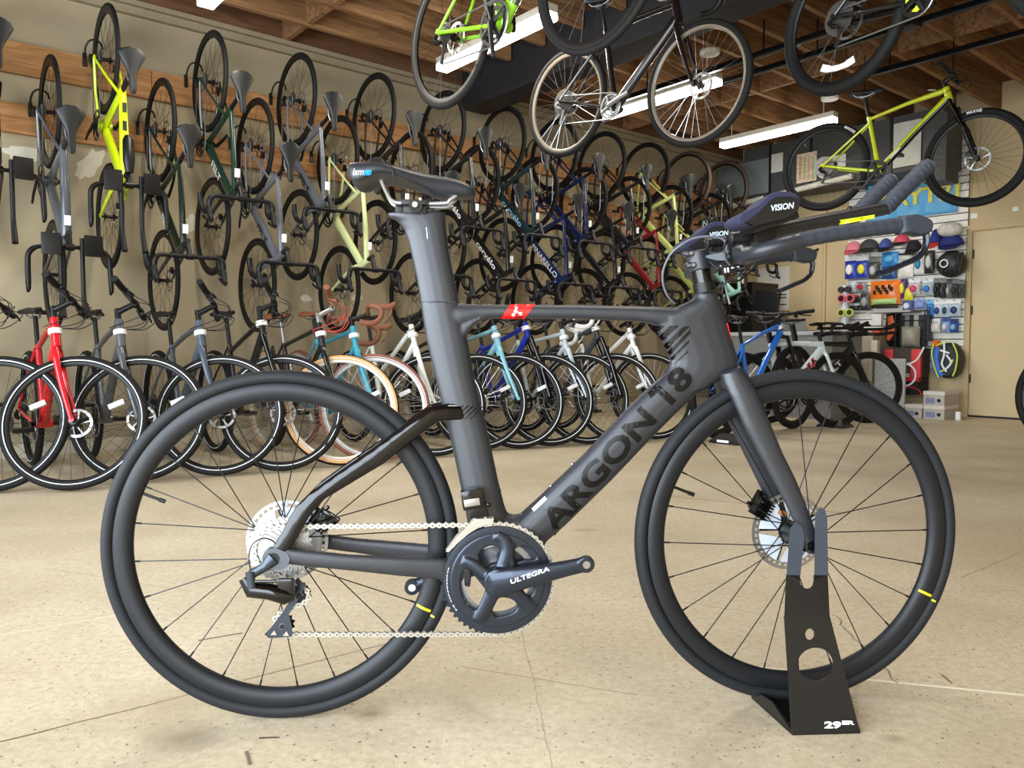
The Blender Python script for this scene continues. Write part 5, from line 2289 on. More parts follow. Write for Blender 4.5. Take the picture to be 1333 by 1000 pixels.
for row, zh, nm in ((HIGH, HH, 'upper'), (LOW, HL, 'lower')):
    for i, (s, kind, col, fk, word, wc, look) in enumerate(row):
        g = {'road': G_ROAD, 'tt': G_TT, 'gravel': G_GRAV}[kind]
        p = rp(s, .052, zh)          # tyre touches the board
        p = p + NV * .004
        m = base(p, V((0, 0, -1)), NV)
        # origin is the contact point below the rear hub, which here faces the wall
        lab = '%s, %s of the %s wall row' % (look, ordn[i], nm)
        extra = {}
        if kind == 'gravel':
            extra = dict(tyre=(70, 52, 44))
        bicycle('time_trial_bicycle' if kind == 'tt' else 'road_bicycle', m, kind, col, lab, GRH, fork=fk, word=word, wcol=wc, ang=random.uniform(-1.4, -.2), **extra)
        hook(s, zh, 'black wall hook holding the %s bicycle of the %s wall row' % (ordn[i], nm))

# bicycles parked on the floor, back wheels to the wall
FLB = [  # front contact px, kwargs
    ((-8, 641), 'hybrid', (60, 62, 66), dict(), 'dark grey hybrid bicycle whose front wheel is cut by the picture edge'),
    ((97, 638), 'hybrid', (206, 22, 34), dict(), 'bright red hybrid bicycle'),
    ((182, 627), 'hybrid', (84, 88, 92), dict(), 'charcoal grey hybrid bicycle standing next to the red one'),
    ((288, 619), 'hybrid', (74, 84, 96), dict(), 'dark slate blue hybrid bicycle, second after the red one'),
    ((370, 613), 'suspension', (20, 20, 22), dict(fork=(22, 22, 24)), 'black hybrid bicycle with fat tyres and white rim stripe'),
    ((446, 606), 'retro', (22, 22, 24), dict(accent=(214, 160, 96), rim=(226, 222, 210), seat=(126, 72, 46), bar=(128, 74, 50)), 'black city bicycle with cream tyres, red cables and brown saddle'),
    ((489, 601), 'touring', (58, 150, 172), dict(tyre=(136, 84, 66), rim=(220, 220, 222), seat=(126, 72, 46), bar=(124, 74, 50)), 'turquoise touring bicycle with brown tyres and brown bar tape'),
    ((566, 594), 'city', (226, 230, 224), dict(), 'white step-through bicycle partly hidden by the seat tube of the black racer'),
    ((625, 586), 'hybrid', (30, 31, 34), dict(spk=True), 'black hybrid bicycle with bright spokes, its frame hidden behind the seat tube of the racer'),
    ((674, 584), 'hybrid', (128, 178, 190), dict(fork=(128, 184, 200)), 'pale blue hybrid bicycle with a pale blue fork'),
    ((715, 581), 'suspension', (24, 44, 150), dict(), 'royal blue hybrid bicycle with suspension fork'),
    ((762, 578), 'touring', (186, 198, 200), dict(bar=(226, 226, 224)), 'pale silver drop bar bicycle with white bar tape'),
    ((806, 576), 'suspension', (56, 60, 68), dict(), 'graphite hybrid bicycle with suspension fork beside the pale silver one'),
    ((850, 572), 'city', (236, 238, 238), dict(fork=(236, 238, 238)), 'white step-through bicycle with white fork and white rim stripe'),
]
for (px, py), kind, col, kw, look in FLB:
    g = {'hybrid': G_HYB, 'suspension': G_SUS, 'retro': G_HYB, 'city': G_HYB, 'touring': G_GRAV}[kind]
    pf = atz(px - 10 * (1 - px / 1200), py)
    heading = NV
    pr = pf - heading * g.wb
    q = pr - A0
    o_ = q.dot(NV)
    m = base(pr, heading, ZUP)
    nm = {'hybrid': 'hybrid_bicycle', 'suspension': 'hybrid_bicycle', 'retro': 'city_bicycle', 'city': 'city_bicycle', 'touring': 'touring_bicycle'}[kind]
    bicycle(nm, m, kind, col, look, 'bicycles parked along the side wall', steer=radians(64), tag_on='head', ang=random.uniform(-.6, .6), **kw)

# bicycles hanging from the ceiling
LIME = (150, 206, 40)


def hung(name, rear_px, rear_z, front_px, front_z, kind, col, label, **kw):
    g = {'gravel': G_GRAV, 'mtb': G_MTB, 'road': G_ROAD}[kind]
    r = atz(rear_px[0], rear_px[1], rear_z)
    f_ = atz(front_px[0], front_px[1], front_z)
    d = (f_ - r)
    fwd = d.normalized()
    side = V((0, 0, 1)).cross(fwd).normalized()
    up = fwd.cross(side)
    m = base(r, fwd, up)
    root, g = bicycle(name, m, kind, col, label, None, **kw)
    # straps up to the joists
    for i, lp in enumerate((g.top + V((.0, 0, .0)), g.stem1)):
        wp = m @ lp
        t = empty('bike_strap', Matrix.Translation(wp))
        tag(t, 'black strap from joists to the %s of the %s' % (('saddle', 'handlebar')[i], label.split(' hanging')[0]), 'strap')
        bm = NB()
        tube(bm, [V((0, 0, .0)), V((0, 0, ZC + .02 - wp.z))], [(.0015, .010)] * 2, 8)
        bobj('strap_band', bm, M_RAIL, t, smooth=False)
        bm = NB()
        torus(bm, .024, .004, 16, 6)
        bobj('strap_loop', bm, M_RAIL, t)
    return root


hung('gravel_bicycle', (731, 205), 1.985, (893, 193), 1.86, 'gravel', (20, 14, 18), 'gloss black gravel bicycle hanging from the ceiling above the wall rows', rim=(116, 106, 92), spk=True, ang=.35)
hung('mountain_bicycle', (1068, 275), 1.88, (1264, 270), 1.78, 'mtb', (196, 208, 24), 'lime yellow mountain bicycle hanging from the ceiling by the banner', fork=K, ang=-2.1, word='ORBEA', wcol=(240, 240, 240), wsize=.026, wpos=.25)
hung('road_bicycle', (584, 141), 1.87, (797, 61), 1.84, 'road', (140, 204, 40), 'lime green and grey road bicycle hanging from the ceiling in front of a strip light', fork=(60, 62, 64), ang=-1.3)
hung('mountain_bicycle', (1092, 123), 2.0, (1392, 34), 1.96, 'mtb', (18, 18, 20), 'gloss black mountain bicycle with lime details hanging from the ceiling above the lime yellow one', ang=.2, word='///', wcol=(200, 230, 40))

# bicycles standing on the floor near the back wall


def standing(name, rear_px, front_px, kind, col, label, steer=0, **kw):
    g = {'mtb': G_MTB, 'tt': G_TT, 'road': G_ROAD}[kind]
    f_ = atz(*front_px)
    r0 = atz(*rear_px)
    d = (f_ - r0).normalized()
    m = base(f_ - d * g.wb, d, ZUP)
    return bicycle(name, m, kind, col, label, None, steer=steer, **kw)[0]


standing('mountain_bicycle', (925, 572), (1032, 558), 'mtb', (34, 110, 206), 'bright blue mountain bicycle with suspension fork standing before the counter', ang=.3, tag_on='head')
standing('time_trial_bicycle', (944, 563), (1088, 557), 'tt', (206, 216, 216), 'pale grey time trial bicycle with red and white slanted stripes', word='ORBEA', wcol=(20, 20, 22), wsize=.07, ang=.2)
standing('time_trial_bicycle', (994, 552), (1129, 551), 'tt', (24, 24, 26), 'black time trial bicycle with long aero bars standing nearest the wall display', word='FELT', ang=.2)
standing('mountain_bicycle', (1540, 604), (1392, 588), 'mtb', (40, 42, 44), 'knobby tyred mountain bicycle cut by the picture edge beside the door', ang=.2)
# ------------------------------------------------------------------ back wall, door and display
def bbox_at(x0, y0, x1, y1, dep):
    o0, z1 = backpt(x0, (y0 + y1) / 2, dep)
    o1, z2 = backpt(x1, (y0 + y1) / 2, dep)
    xm = (x0 + x1) / 2
    _, zt = backpt(xm, y0, dep)
    _, zb = backpt(xm, y1, dep)
    return o0, o1, zb, zt


def bb(bm, dep0, dep1, o0, o1, z0, z1, bev=0.0, mi=0):
    return rbox(bm, S_BACK - dep1, S_BACK - dep0, o0, o1, z0, z1, mi, bev)


M_SLAT = mat('slatwall panel', (240, 236, 226), .6)
M_SLATG = mat('slatwall groove', (60, 56, 50), .8)
oL, oR, zB, zT = bbox_at(1104, 193, 1258.5, 478, .03)
bm = NB()
bb(bm, .0, .018, oL, oR, zB, zT)
sl = robj('trim_4', bm, M_SLATG)
struct(sl)
bm = NB()
z = zB
while z < zT - .03:
    bb(bm, .018, .03, oL, oR, z, z + .066)
    z += .0762
struct(robj('trim_5', bm, M_SLAT))
# battens on the beige wall
bm = NB()
for px in (1058, 1252):
    o_, _ = backpt(px, 380, .02)
    if px < 1100:
        bb(bm, 0, .03, o_, o_ + .16, 0, 2.4)
        bb(bm, .03, .04, o_ + .03, o_ + .13, 0, 2.4)
struct(robj('trim_6', bm, M_WALLB))
# door
dL, _ = backpt(1266, 400)
bm = NB()
bb(bm, -.001, .03, dL - .07, dL - .012, 0, 1.93, .004)
bb(bm, -.001, .03, dL + .95, dL + 1.02, 0, 1.93, .004)
bb(bm, -.001, .03, dL - .07, dL + 1.02, 1.90, 1.96, .004)
struct(robj('door_1_frame', bm, mat('door frame paint', (196, 172, 126), .6)))
bm = NB()
bb(bm, -.001, .012, dL, dL + .945, .02, 1.885, .002)
dr = struct(robj('door_1', bm, mat('door paint', (206, 184, 142), .55, var=.03)))
bm = NB()
bb(bm, .0, .008, dL - .012, dL + .95, .0, .02)
struct(robj('trim_7', bm, M_BLACK))
bm = NB()
for z in (.35, 1.05, 1.62):
    bb(bm, .012, .02, dL - .004, dL + .008, z, z + .09)
h_ = bobj('door_hinge', bm, M_DARK)
h_.parent = dr
# patches of torn paper above the door
for px, py, w_, h2 in ((1268, 281, .06, .05), (1322, 272, .05, .04)):
    o_, z = backpt(px, py)
    bm = NB()
    bb(bm, 0, .003, o_ - w_ / 2, o_ + w_ / 2, z - h2 / 2, z + h2 / 2)
    struct(robj('wall_scrap', bm, M_TAG))

# grey service box under the ceiling
M_GREYP = mat('grey sheet panel', (112, 118, 118), .55, var=.05)
M_DKP = mat('dark sheet panel', (62, 63, 62), .55)
D = .55


def on_front(x0, y0, x1, y1, dep, dep2, bm, bev=0.0):
    o0, o1, z0, z1 = bbox_at(x0, y0, x1, y1, dep2)
    bb(bm, dep, dep2, o0, o1, z0, z1, bev)
    return o0, o1, z0, z1


o0, z = backpt(968, 254, D)
o1, z1 = backpt(1228, 200, D)
zbot = backpt(1100, 236, D)[1]
bm = NB()
bb(bm, 0.10, D, max(o0, .06), o1, zbot, ZC - .005)
sb_ = struct(robj('ceiling_box', bm, M_DKP))
bm = NB()
bb(bm, D, D + .012, .07, backpt(1003, 230, D)[0], zbot + .02, ZC - .15, .004)
struct(robj('ceiling_box_panel', bm, M_GREYP))
bm = NB()
for px in (1003, 1056, 1160):
    o_ = backpt(px, 210, D)[0]
    bb(bm, D, D + .014, o_ - .012, o_ + .012, zbot, ZC - .01)
struct(robj('ceiling_box_seam', bm, M_BLACK))
bm = NB()
on_front(1202, 148, 1232, 236, D, D + .30, bm, .004)
struct(robj('ceiling_box_shelf', bm, M_DKP))
bm = NB()
p0 = A0 + DV * (S_BACK - .62) + NV * .05
pA = V((S_BACK - .60, -.05, 2.42))
o_e, z_e = backpt(1110, 229, .60)
o_s, z_s = backpt(950, 269, .60)
tube(bm, [V((S_BACK - .60, -o_s, z_s)), V((S_BACK - .60, -o_e, z_e))], .032, 12)
t = robj('ceiling_pipe', bm, mat('white pipe', (214, 208, 192), .4), True)
struct(t)


def thing_at(name, label, cat, group=None):
    return tag(empty(name, RM), label, cat, group)


# sheets hung on the box
for x0, y0, x1, y1, c, lb in ((1004, 200, 1019, 224, (206, 202, 190), 'white sheet pinned beside the grey panel of the service box'), (1037, 199, 1063, 237, (216, 196, 168), 'sheet with pink and green columns seen through the rear wheel of the lime bicycle'),
                              (1071, 203, 1101, 219, (214, 212, 204), 'small white sheet beside the column printed one'), (1163, 158, 1199, 216, (208, 206, 192), 'large pale poster in a plastic sleeve behind the lime frame')):
    bm = NB()
    on_front(x0, y0, x1, y1, D + .014, D + .018, bm)
    o_ = robj('paper_sheet', bm, mat('paper %d %d' % (c[0], c[2]), c, .6, var=.12 if x0 > 1100 else .05, vscale=8))
    tag(o_, lb, 'paper')
    if x0 == 1037:
        for k, c2 in enumerate(((196, 150, 120), (170, 176, 120), (206, 160, 140), (170, 180, 130))):
            bm = NB()
            on_front(1040 + k * 5.5, 204, 1043.5 + k * 5.5, 233, D + .018, D + .0195, bm)
            q = bobj('printed_column', bm, mat('ink %d' % k, c2, .7), None, False)
            q.parent = o_
# banner
bo0, bo1, bz0, bz1 = bbox_at(1128, 212, 1247, 283, .05)
bm = NB()
nx, nz = 40, 14
vs_ = []
for j in range(nz + 1):
    row = []
    for i in range(nx + 1):
        u, v = i / nx, j / nz
        yy = .05 + .012 * sin(u * 19 + v * 5) * (1 - v) + .006 * sin(u * 41 - v * 9)
        row.append(bm.verts.new(V((S_BACK - yy, -(bo0 + (bo1 - bo0) * u), bz0 + (bz1 - bz0) * v))))
    vs_.append(row)
for j in range(nz):
    for i in range(nx):
        bm.faces.new((vs_[j][i], vs_[j][i + 1], vs_[j + 1][i + 1], vs_[j + 1][i]))
ban = robj('banner', bm, mat('sky blue banner', (96, 176, 226), .5, var=.08, vscale=5), True)
md = ban.modifiers.new('th', 'SOLIDIFY')
md.thickness = .003
tag(ban, 'sky blue vinyl banner with yellow letters above the display wall', 'banner')


def wall_text(body, cx, cy, h_px, w_px, dep, m, parent, bold=.02, name='lettering'):
    o_, z = backpt(cx, cy, dep)
    _, zt = backpt(cx, cy - h_px / 2, dep)
    _, zb = backpt(cx, cy + h_px / 2, dep)
    ow0, _ = backpt(cx - w_px / 2, cy, dep)
    ow1, _ = backpt(cx + w_px / 2, cy, dep)
    me = text_mesh(body, zt - zb, ow1 - ow0, bold=bold, m=m, thick=.001)
    q = obj(name, me, parent)
    # letters run along +o (local -y), face the room (local -x)
    mt = Matrix((V((0, -1, 0)), V((0, 0, 1)), V((-1, 0, 0)))).transposed().to_4x4()
    mt.translation = V((S_BACK - dep, -o_, z))
    q.matrix_basis = mt
    return q


M_YB = mat('banner yellow', (226, 214, 66), .5)
wall_text('PLAYTRI', 1188, 256, 21, 116, .070, M_YB, ban, .03, 'banner_lettering')
bm = NB()
for x0, y0, x1, y1 in ((1178, 236, 1192, 231), (1192, 231, 1203, 222), (1192, 231, 1200, 236), (1200, 236, 1208, 226), (1206, 221, 1208, 223)):
    a = backpt(x0, y0, .066)
    b_ = backpt(x1, y1, .066)
    tube(bm, [V((S_BACK - .066, -a[0], a[1])), V((S_BACK - .066, -b_[0], b_[1]))], [(.014, .004)] * 2, 8, ref=(1, 0, 0))
q = bobj('banner_figure', bm, mat('purple print', (84, 70, 150), .5))
q.parent = ban


# ------------------------------------------------ goods on the display
def pouch_bm(bm, o0, o1, z0, z1, dep, thick, mi=0, n=8):
    """Soft filled pack, thin at its edges."""
    vs_f, vs_b = [], []
    for j in range(n + 1):
        rf, rb_ = [], []
        for i in range(n + 1):
            u, v = i / n, j / n
            k = (sin(pi * u) * sin(pi * v)) ** .5
            o_ = o0 + (o1 - o0) * u
            z = z0 + (z1 - z0) * v
            rf.append(bm.verts.new(V((S_BACK - dep - thick * k - .002, -o_, z))))
            rb_.append(bm.verts.new(V((S_BACK - dep, -o_, z))))
        vs_f.append(rf)
        vs_b.append(rb_)
    for j in range(n):
        for i in range(n):
            for q in (vs_f, vs_b):
                bm.faces.new((q[j][i], q[j][i + 1], q[j + 1][i + 1], q[j + 1][i])).material_index = mi
    for i in range(n):
        for a, b_, c, d_ in ((0, i, 0, i + 1), (n, i, n, i + 1)):
            bm.faces.new((vs_f[a][b_], vs_f[c][d_], vs_b[c][d_], vs_b[a][b_]))
        bm.faces.new((vs_f[i][0], vs_f[i + 1][0], vs_b[i + 1][0], vs_b[i][0]))
        bm.faces.new((vs_f[i][n], vs_f[i + 1][n], vs_b[i + 1][n], vs_b[i][n]))


def cmat(c, rough=.5):
    return mat('goods %d %d %d' % tuple(c), c, rough)


def peg(bm, o_, z, dep):
    tube(bm, [V((S_BACK - .03, -o_, z)), V((S_BACK - dep, -o_, z)), V((S_BACK - dep - .01, -o_, z + .012))], .003, 6)


GRP = None


def pack(x0, y0, x1, y1, c, label, head=None, blob=None, dep=.12, name='hanging_pack', thick=.03):
    o0, o1, z0, z1 = bbox_at(x0, y0, x1, y1, dep)
    t = thing_at(name, label, 'pack')
    hz = z1 - (z1 - z0) * (.24 if head else .0)
    bm = NB()
    pouch_bm(bm, o0, o1, z0, hz, dep - .02, thick)
    bobj('bag', bm, cmat(c, .35), t)
    if head:
        bm = NB()
        bb(bm, dep - .014, dep - .010, o0, o1, hz, z1)
        bobj('header_card', bm, cmat(head), t, False)
    if blob:
        bm = NB()
        zc = z0 + (hz - z0) * .5
        ball(bm, V((S_BACK - dep - thick * .8, -(o0 + o1) / 2, zc)), .02, (o1 - o0) * .30, (hz - z0) * .28, 12, 8)
        bobj('content', bm, cmat(blob), t)
    bm = NB()
    peg(bm, (o0 + o1) / 2, z1 - .012, dep + .03)
    bobj('peg', bm, M_ALU, t)
    return t


def cap(x0, y0, x1, y1, c, brim, label, dep=.14):
    o0, o1, z0, z1 = bbox_at(x0, y0, x1, y1, dep)
    t = thing_at('cap', label, 'cap')
    oc, w_ = (o0 + o1) / 2, (o1 - o0) / 2
    h_ = z1 - z0
    bm = NB()
    rs = []
    for k in range(7):
        a = pi / 2 * k / 6
        rs.append([V((S_BACK - dep + .08 * cos(a) * cos(b_), -oc - w_ * cos(a) * sin(b_) - .0005, z0 + h_ * .35 + h_ * .65 * sin(a))) for b_ in [2 * pi * i / 16 for i in range(16)]])
    rings(bm, rs)
    bobj('crown', bm, cmat(c, .8), t)
    bm = NB()
    out = [V((S_BACK - dep - .05 - .08 * sin(pi * i / 10), -oc - w_ * .85 * cos(pi * i / 10), z0 + h_ * .05 + h_ * .25 * (1 - sin(pi * i / 10)))) for i in range(11)]
    inn = [V((S_BACK - dep - .05, -oc - w_ * .85 * cos(pi * i / 10), z0 + h_ * .36)) for i in range(11)]
    for dz in (0, -.006):
        for i in range(10):
            vq = [bm.verts.new(p + V((0, 0, dz))) for p in (out[i], out[i + 1], inn[i + 1], inn[i])]
            bm.faces.new(vq)
    bobj('brim', bm, cmat(brim, .8), t)
    return t


cap(1101, 314, 1122, 333, (222, 128, 142), (200, 90, 106), 'pink cap at the end of the top display row')
cap(1119, 311, 1144, 331, (62, 62, 62), (40, 40, 42), 'charcoal cap between the pink cap and the printed bag')
cap(1164, 305, 1184, 322, (214, 80, 96), (30, 28, 30), 'red and pink patterned cap under the brake hood')
cap(1145, 310, 1161, 330, (70, 80, 150), (24, 24, 28), 'blue and white patterned cap over black brim', .12)
cap(1180, 312, 1200, 333, (26, 25, 27), (18, 18, 19), 'black cap behind the brake lever')
cap(1211, 298, 1226, 326, (36, 48, 120), (190, 50, 50), 'blue cap with a red brim edge')
cap(1222, 305, 1255, 327, (26, 40, 110), (20, 30, 84), 'navy blue cap below the fluffy grey hat')
o0, o1, z0, z1 = bbox_at(1219, 289, 1252, 308, .2)
bm = NB()
ball(bm, V((S_BACK - .18, -(o0 + o1) / 2, (z0 + z1) / 2)), .08, (o1 - o0) / 2, (z1 - z0) / 2, 18, 10)
q = robj('knit_hat', bm, mat('fluffy grey knit', (206, 200, 190), .95, bump=.8, bscale=60, var=.2, vscale=30), True)
tag(q, 'fluffy pale grey hat topping the display beside the door frame', 'hat')
# black helmet bag with white ring
o0, o1, z0, z1 = bbox_at(1217, 326, 1257, 361, .2)
t = thing_at('helmet', 'black cycling helmet with white ring mark at the display edge', 'helmet')
bm = NB()
oc, zc = (o0 + o1) / 2, (z0 + z1) / 2
ball(bm, V((S_BACK - .16, -oc, zc)), .11, (o1 - o0) / 2, (z1 - z0) / 2, 18, 10)
for k in range(5):
    tube(bm, [V((S_BACK - .26, -(o0 + (o1 - o0) * (.3 + k * .14)), z0 + .05)), V((S_BACK - .22, -(o0 + (o1 - o0) * (.45 + k * .12)), z1 - .03))], [(.012, .012)] * 2, 6)
bobj('shell', bm, cmat((34, 34, 33)), t)
bm = NB()
lathe(bm, [(.042, -.003), (.042, .003), (.032, .003), (.032, -.003)], 24)
q = bobj('ring_mark', bm, M_WHITE, t)
q.location = (S_BACK - .285, -(o0 + .12), zc)
q.rotation_euler = (0, 0, pi / 2)

W_, BL = (232, 232, 228), (38, 60, 160)
PK = [
    (1099, 332, 1114, 363, BL, 'blue printed swim pack in the corner of the second row', W_, (236, 236, 240)),
    (1114, 332, 1130, 362, (44, 66, 170), 'blue pack with a yellow heart shape', W_, (230, 222, 50)),
    (1130, 334, 1144, 363, (70, 72, 62), 'olive grey blister pack beside the yellow heart pack', (120, 122, 110), (180, 182, 176)),
    (1147, 328, 1169, 346, (52, 140, 200), 'bright blue padded pack behind the brake lever', None, (90, 170, 220)),
    (1147, 346, 1166, 363, (40, 80, 140), 'darker blue pack below the bright blue padded one', None, (70, 130, 190)),
    (1169, 329, 1187, 340, (200, 200, 190), 'narrow white and black pack above the white pouch', (30, 30, 30), None),
    (1168, 340, 1188, 361, (226, 222, 212), 'plain white pouch at the middle of the second row', None, None),
    (1189, 331, 1202, 356, (234, 232, 228), 'white card pack with a blue dot', None, (40, 130, 170)),
    (1203, 326, 1216, 356, (44, 42, 40), 'black pack with white lettering next to the helmet', None, (200, 200, 196)),
    (1100, 367, 1113, 381, (206, 208, 214), 'small clear pack with a pale swirl', None, (150, 154, 170)),
    (1115, 367, 1127, 380, (150, 150, 152), 'small clear pack holding a red piece', None, (190, 30, 44)),
    (1170, 363, 1180, 388, (84, 52, 110), 'purple strap pack with yellow stripe', None, (230, 216, 60)),
    (1176, 374, 1188, 391, (222, 214, 50), 'yellow swim fin pack', None, None),
    (1182, 363, 1197, 384, (200, 190, 190), 'clear pack holding a pink bottle', (224, 224, 226), (220, 60, 110)),
    (1200, 363, 1214, 384, (180, 190, 196), 'clear pack holding a blue bottle', (214, 220, 224), (40, 120, 196)),
    (1215, 362, 1223, 387, (48, 50, 48), 'black blister pack after the blue bottle', (120, 120, 118), (20, 20, 20)),
    (1223, 362, 1231, 388, (52, 54, 52), 'black blister pack between two dark ones', (120, 120, 118), (70, 72, 70)),
    (1231, 363, 1239, 388, (110, 114, 110), 'clear tube pack with silver piece', (60, 60, 60), (170, 174, 172)),
    (1239, 363, 1247, 388, (70, 72, 68), 'grey tube pack second from the display edge', (120, 120, 118), (40, 42, 40)),
    (1247, 364, 1255, 388, (78, 80, 74), 'grey tube pack on the display edge', (120, 120, 118), (50, 52, 48)),
    (1174, 391, 1188, 406, (76, 90, 150), 'small blue and white pack under the yellow fin', None, (220, 224, 236)),
    (1189, 388, 1203, 402, (132, 152, 208), 'periwinkle blue pack above the black rack', (150, 170, 220), None),
    (1205, 390, 1215, 412, (60, 130, 190), 'light blue goggle pack, first of its row', (120, 180, 220), (50, 90, 140)),
    (1215, 391, 1226, 413, (210, 214, 222), 'white pack holding dark blue goggles', W_, (40, 60, 130)),
    (1226, 390, 1235, 413, (190, 210, 220), 'pale pack with dark round piece', W_, (50, 60, 80)),
    (1235, 390, 1250, 412, (190, 200, 216), 'white and navy goggle pack at the row end', W_, (36, 50, 110)),
    (1206, 415, 1223, 433, (222, 216, 208), 'cream pouch with folded cloth', W_, None),
    (1225, 414, 1236, 433, (150, 176, 216), 'blue and white pouch under the goggles', (50, 80, 150), (220, 226, 236)),
    (1236, 415, 1247, 433, (40, 90, 160), 'deep blue pack ending the lowest row of pouches', (30, 50, 100), (140, 180, 220)),
    (1105, 384, 1118, 394, (40, 40, 42), 'black goggles pack with red tip above its twin', (200, 60, 70), None),
    (1105, 396, 1118, 404, (38, 38, 40), 'black goggles pack below its twin', (220, 220, 220), None),
    (1119, 382, 1133, 404, (56, 58, 56), 'cluster of black and silver goggles in one blister pack', None, (150, 152, 150)),
]
for it in PK:
    x0, y0, x1, y1, c, lb, hd, blob_ = it
    pack(x0, y0, x1, y1, c, lb, hd, blob_)
# orange bag of snacks
o0, o1, z0, z1 = bbox_at(1130, 365, 1169, 401, .18)
t = thing_at('snack_bag', 'big orange bag with black lettering and a green band', 'bag')
bm = NB()
pouch_bm(bm, o0, o1, z0 + (z1 - z0) * .12, z1, .12, .06)
bobj('bag', bm, cmat((232, 120, 36), .3), t)
bm = NB()
pouch_bm(bm, o0 + .03, o1 - .03, z0 + (z1 - z0) * .13, z0 + (z1 - z0) * .36, .145, .045)
bobj('green_band', bm, cmat((176, 206, 130), .4), t)
bm = NB()
pouch_bm(bm, o0 + .02, o1 - .02, z0, z0 + (z1 - z0) * .13, .13, .04)
bobj('bag_foot', bm, cmat((44, 36, 26), .4), t)
wall_text('WAVES', 1149, 380, 10, 26, .188, M_BLACK, t, .05, 'bag_lettering') if False else None
bm = NB()
for k in range(9):
    zz = z0 + (z1 - z0) * (.50 + .09 * ((k * 5) % 3))
    oo = o0 + (o1 - o0) * (.2 + .07 * k)
    box(bm, S_BACK - .192, S_BACK - .180, -oo - .022, -oo + .006, zz, zz + .045, bev=.003)
bobj('bag_print', bm, M_BLACK, t, False)
# goggle display bust stand
t = thing_at('goggle_stand', 'silver goggle stand at the outer end of the display', 'display stand')
o0, o1, z0, z1 = bbox_at(1091, 371, 1104, 448, .25)
bm = NB()
rs = []
oc = (o0 + o1) / 2
w_ = (o1 - o0) / 2
for k in range(13):
    f_ = k / 12
    r = w_ * (.75 + .2 * sin(f_ * 6 * pi) ** 2)
    rs.append([V((S_BACK - .22 + .05 * cos(b_), -oc + r * sin(b_), z0 + (z1 - z0) * f_)) for b_ in [2 * pi * i / 14 for i in range(14)]])
rings(bm, rs)
bobj('stand_column', bm, cmat((196, 196, 200), .3), t)


def goggles(x0, y0, x1, y1, c, lens, label, dep=.30):
    o0, o1, z0, z1 = bbox_at(x0, y0, x1, y1, dep)
    t = thing_at('swim_goggles', label, 'goggles')
    bm = NB()
    w = (o1 - o0) / 2
    for k in (0, 1):
        oc = o0 + w * (k + .5)
        rs = [[V((S_BACK - dep + dd, -oc + w * .46 * sc_ * cos(a), (z0 + z1) / 2 + (z1 - z0) * .5 * sc_ * sin(a))) for a in [2 * pi * i / 14 for i in range(14)]] for dd, sc_ in ((.03, 1), (0, 1), (0, .72), (.03, .72))]
        rings(bm, rs, closed_path=True)
    bobj('goggle_frame', bm, cmat(c, .3), t)
    for k in (0, 1):
        bm = NB()
        oc = o0 + w * (k + .5)
        rings(bm, [[V((S_BACK - dep + dd, -oc + w * .36 * cos(a), (z0 + z1) / 2 + (z1 - z0) * .38 * sin(a))) for a in [2 * pi * i / 14 for i in range(14)]] for dd in (.006, .02)])
        bobj('lens', bm, cmat(lens, .15), t)


goggles(1089, 383, 1112, 394, (226, 110, 120), (60, 30, 36), 'pink framed swim goggles on the silver stand')
goggles(1089, 402, 1111, 412, (214, 220, 96), (60, 66, 40), 'yellow framed swim goggles below the pink pair')
goggles(1090, 373, 1107, 381, (40, 40, 42), (70, 60, 60), 'black swim goggles at the top of the silver stand')
# shelf
t = thing_at('display_shelf', 'grey metal shelf under the orange snack bag', 'shelf')
o0, o1, z0, z1 = bbox_at(1128, 402, 1186, 407, .3)
bm = NB()
bb(bm, .03, .32, o0, o1, z0, z0 + .02, .003)
bobj('shelf_board', bm, cmat((170, 166, 156)), t, False)
# orange and black pack, rack and grey bag
o0, o1, z0, z1 = bbox_at(1146, 408, 1166, 452, .2)
t = thing_at('backpack', 'orange and black running vest hanging under the grey shelf', 'backpack')
bm = NB()
pouch_bm(bm, o0, o1, z0, z1, .06, .12)
bobj('pack_body', bm, cmat((30, 30, 31)), t)
bm = NB()
tube(bm, [V((S_BACK - .2, -(o0 + .10), z1 - .03)), V((S_BACK - .22, -(o0 + .14), (z0 + z1) / 2)), V((S_BACK - .19, -(o0 + .08), z0 + .08))], [(.03, .012), (.045, .012), (.02, .01)], 10, ref=(1, 0, 0))
bobj('orange_panel', bm, cmat((226, 104, 44)), t)
t = thing_at('wire_rack', 'black wire rack loaded with straps right above the red backpack', 'rack')
t['label'] = 'black wire rack holding straps above the red backpack'
o0, o1, z0, z1 = bbox_at(1168, 405, 1206, 455, .2)
bm = NB()
for oo in (o0, o1):
    tube(bm, [V((S_BACK - .05, -oo, z0)), V((S_BACK - .25, -oo, z0)), V((S_BACK - .25, -oo, z1)), V((S_BACK - .05, -oo, z1))], .008, 8)
for k in range(5):
    zz = z0 + (z1 - z0) * k / 4
    tube(bm, [V((S_BACK - .25, -o0, zz)), V((S_BACK - .25, -o1, zz))], .005, 6)
bobj('rack_wire', bm, M_BLACK, t)
for k in range(6):
    bm = NB()
    oo = o0 + (o1 - o0) * (.08 + .155 * k)
    bb(bm, .08, .2, oo, oo + .06, z0 + .04 + .05 * (k % 2), z1 - .04, .01)
    bobj('strap_pack', bm, cmat(((40, 40, 42), (120, 118, 110), (30, 30, 32), (180, 178, 170), (44, 42, 42), (30, 32, 36))[k]), t, False)
o0, o1, z0, z1 = bbox_at(1172, 425, 1196, 452, .3)
t = thing_at('storage_bag', 'grey translucent bag hanging in front of the black rack', 'bag')
bm = NB()
pouch_bm(bm, o0, o1, z0, z1, .27, .08)
bobj('bag', bm, cmat((150, 146, 132), .4), t)
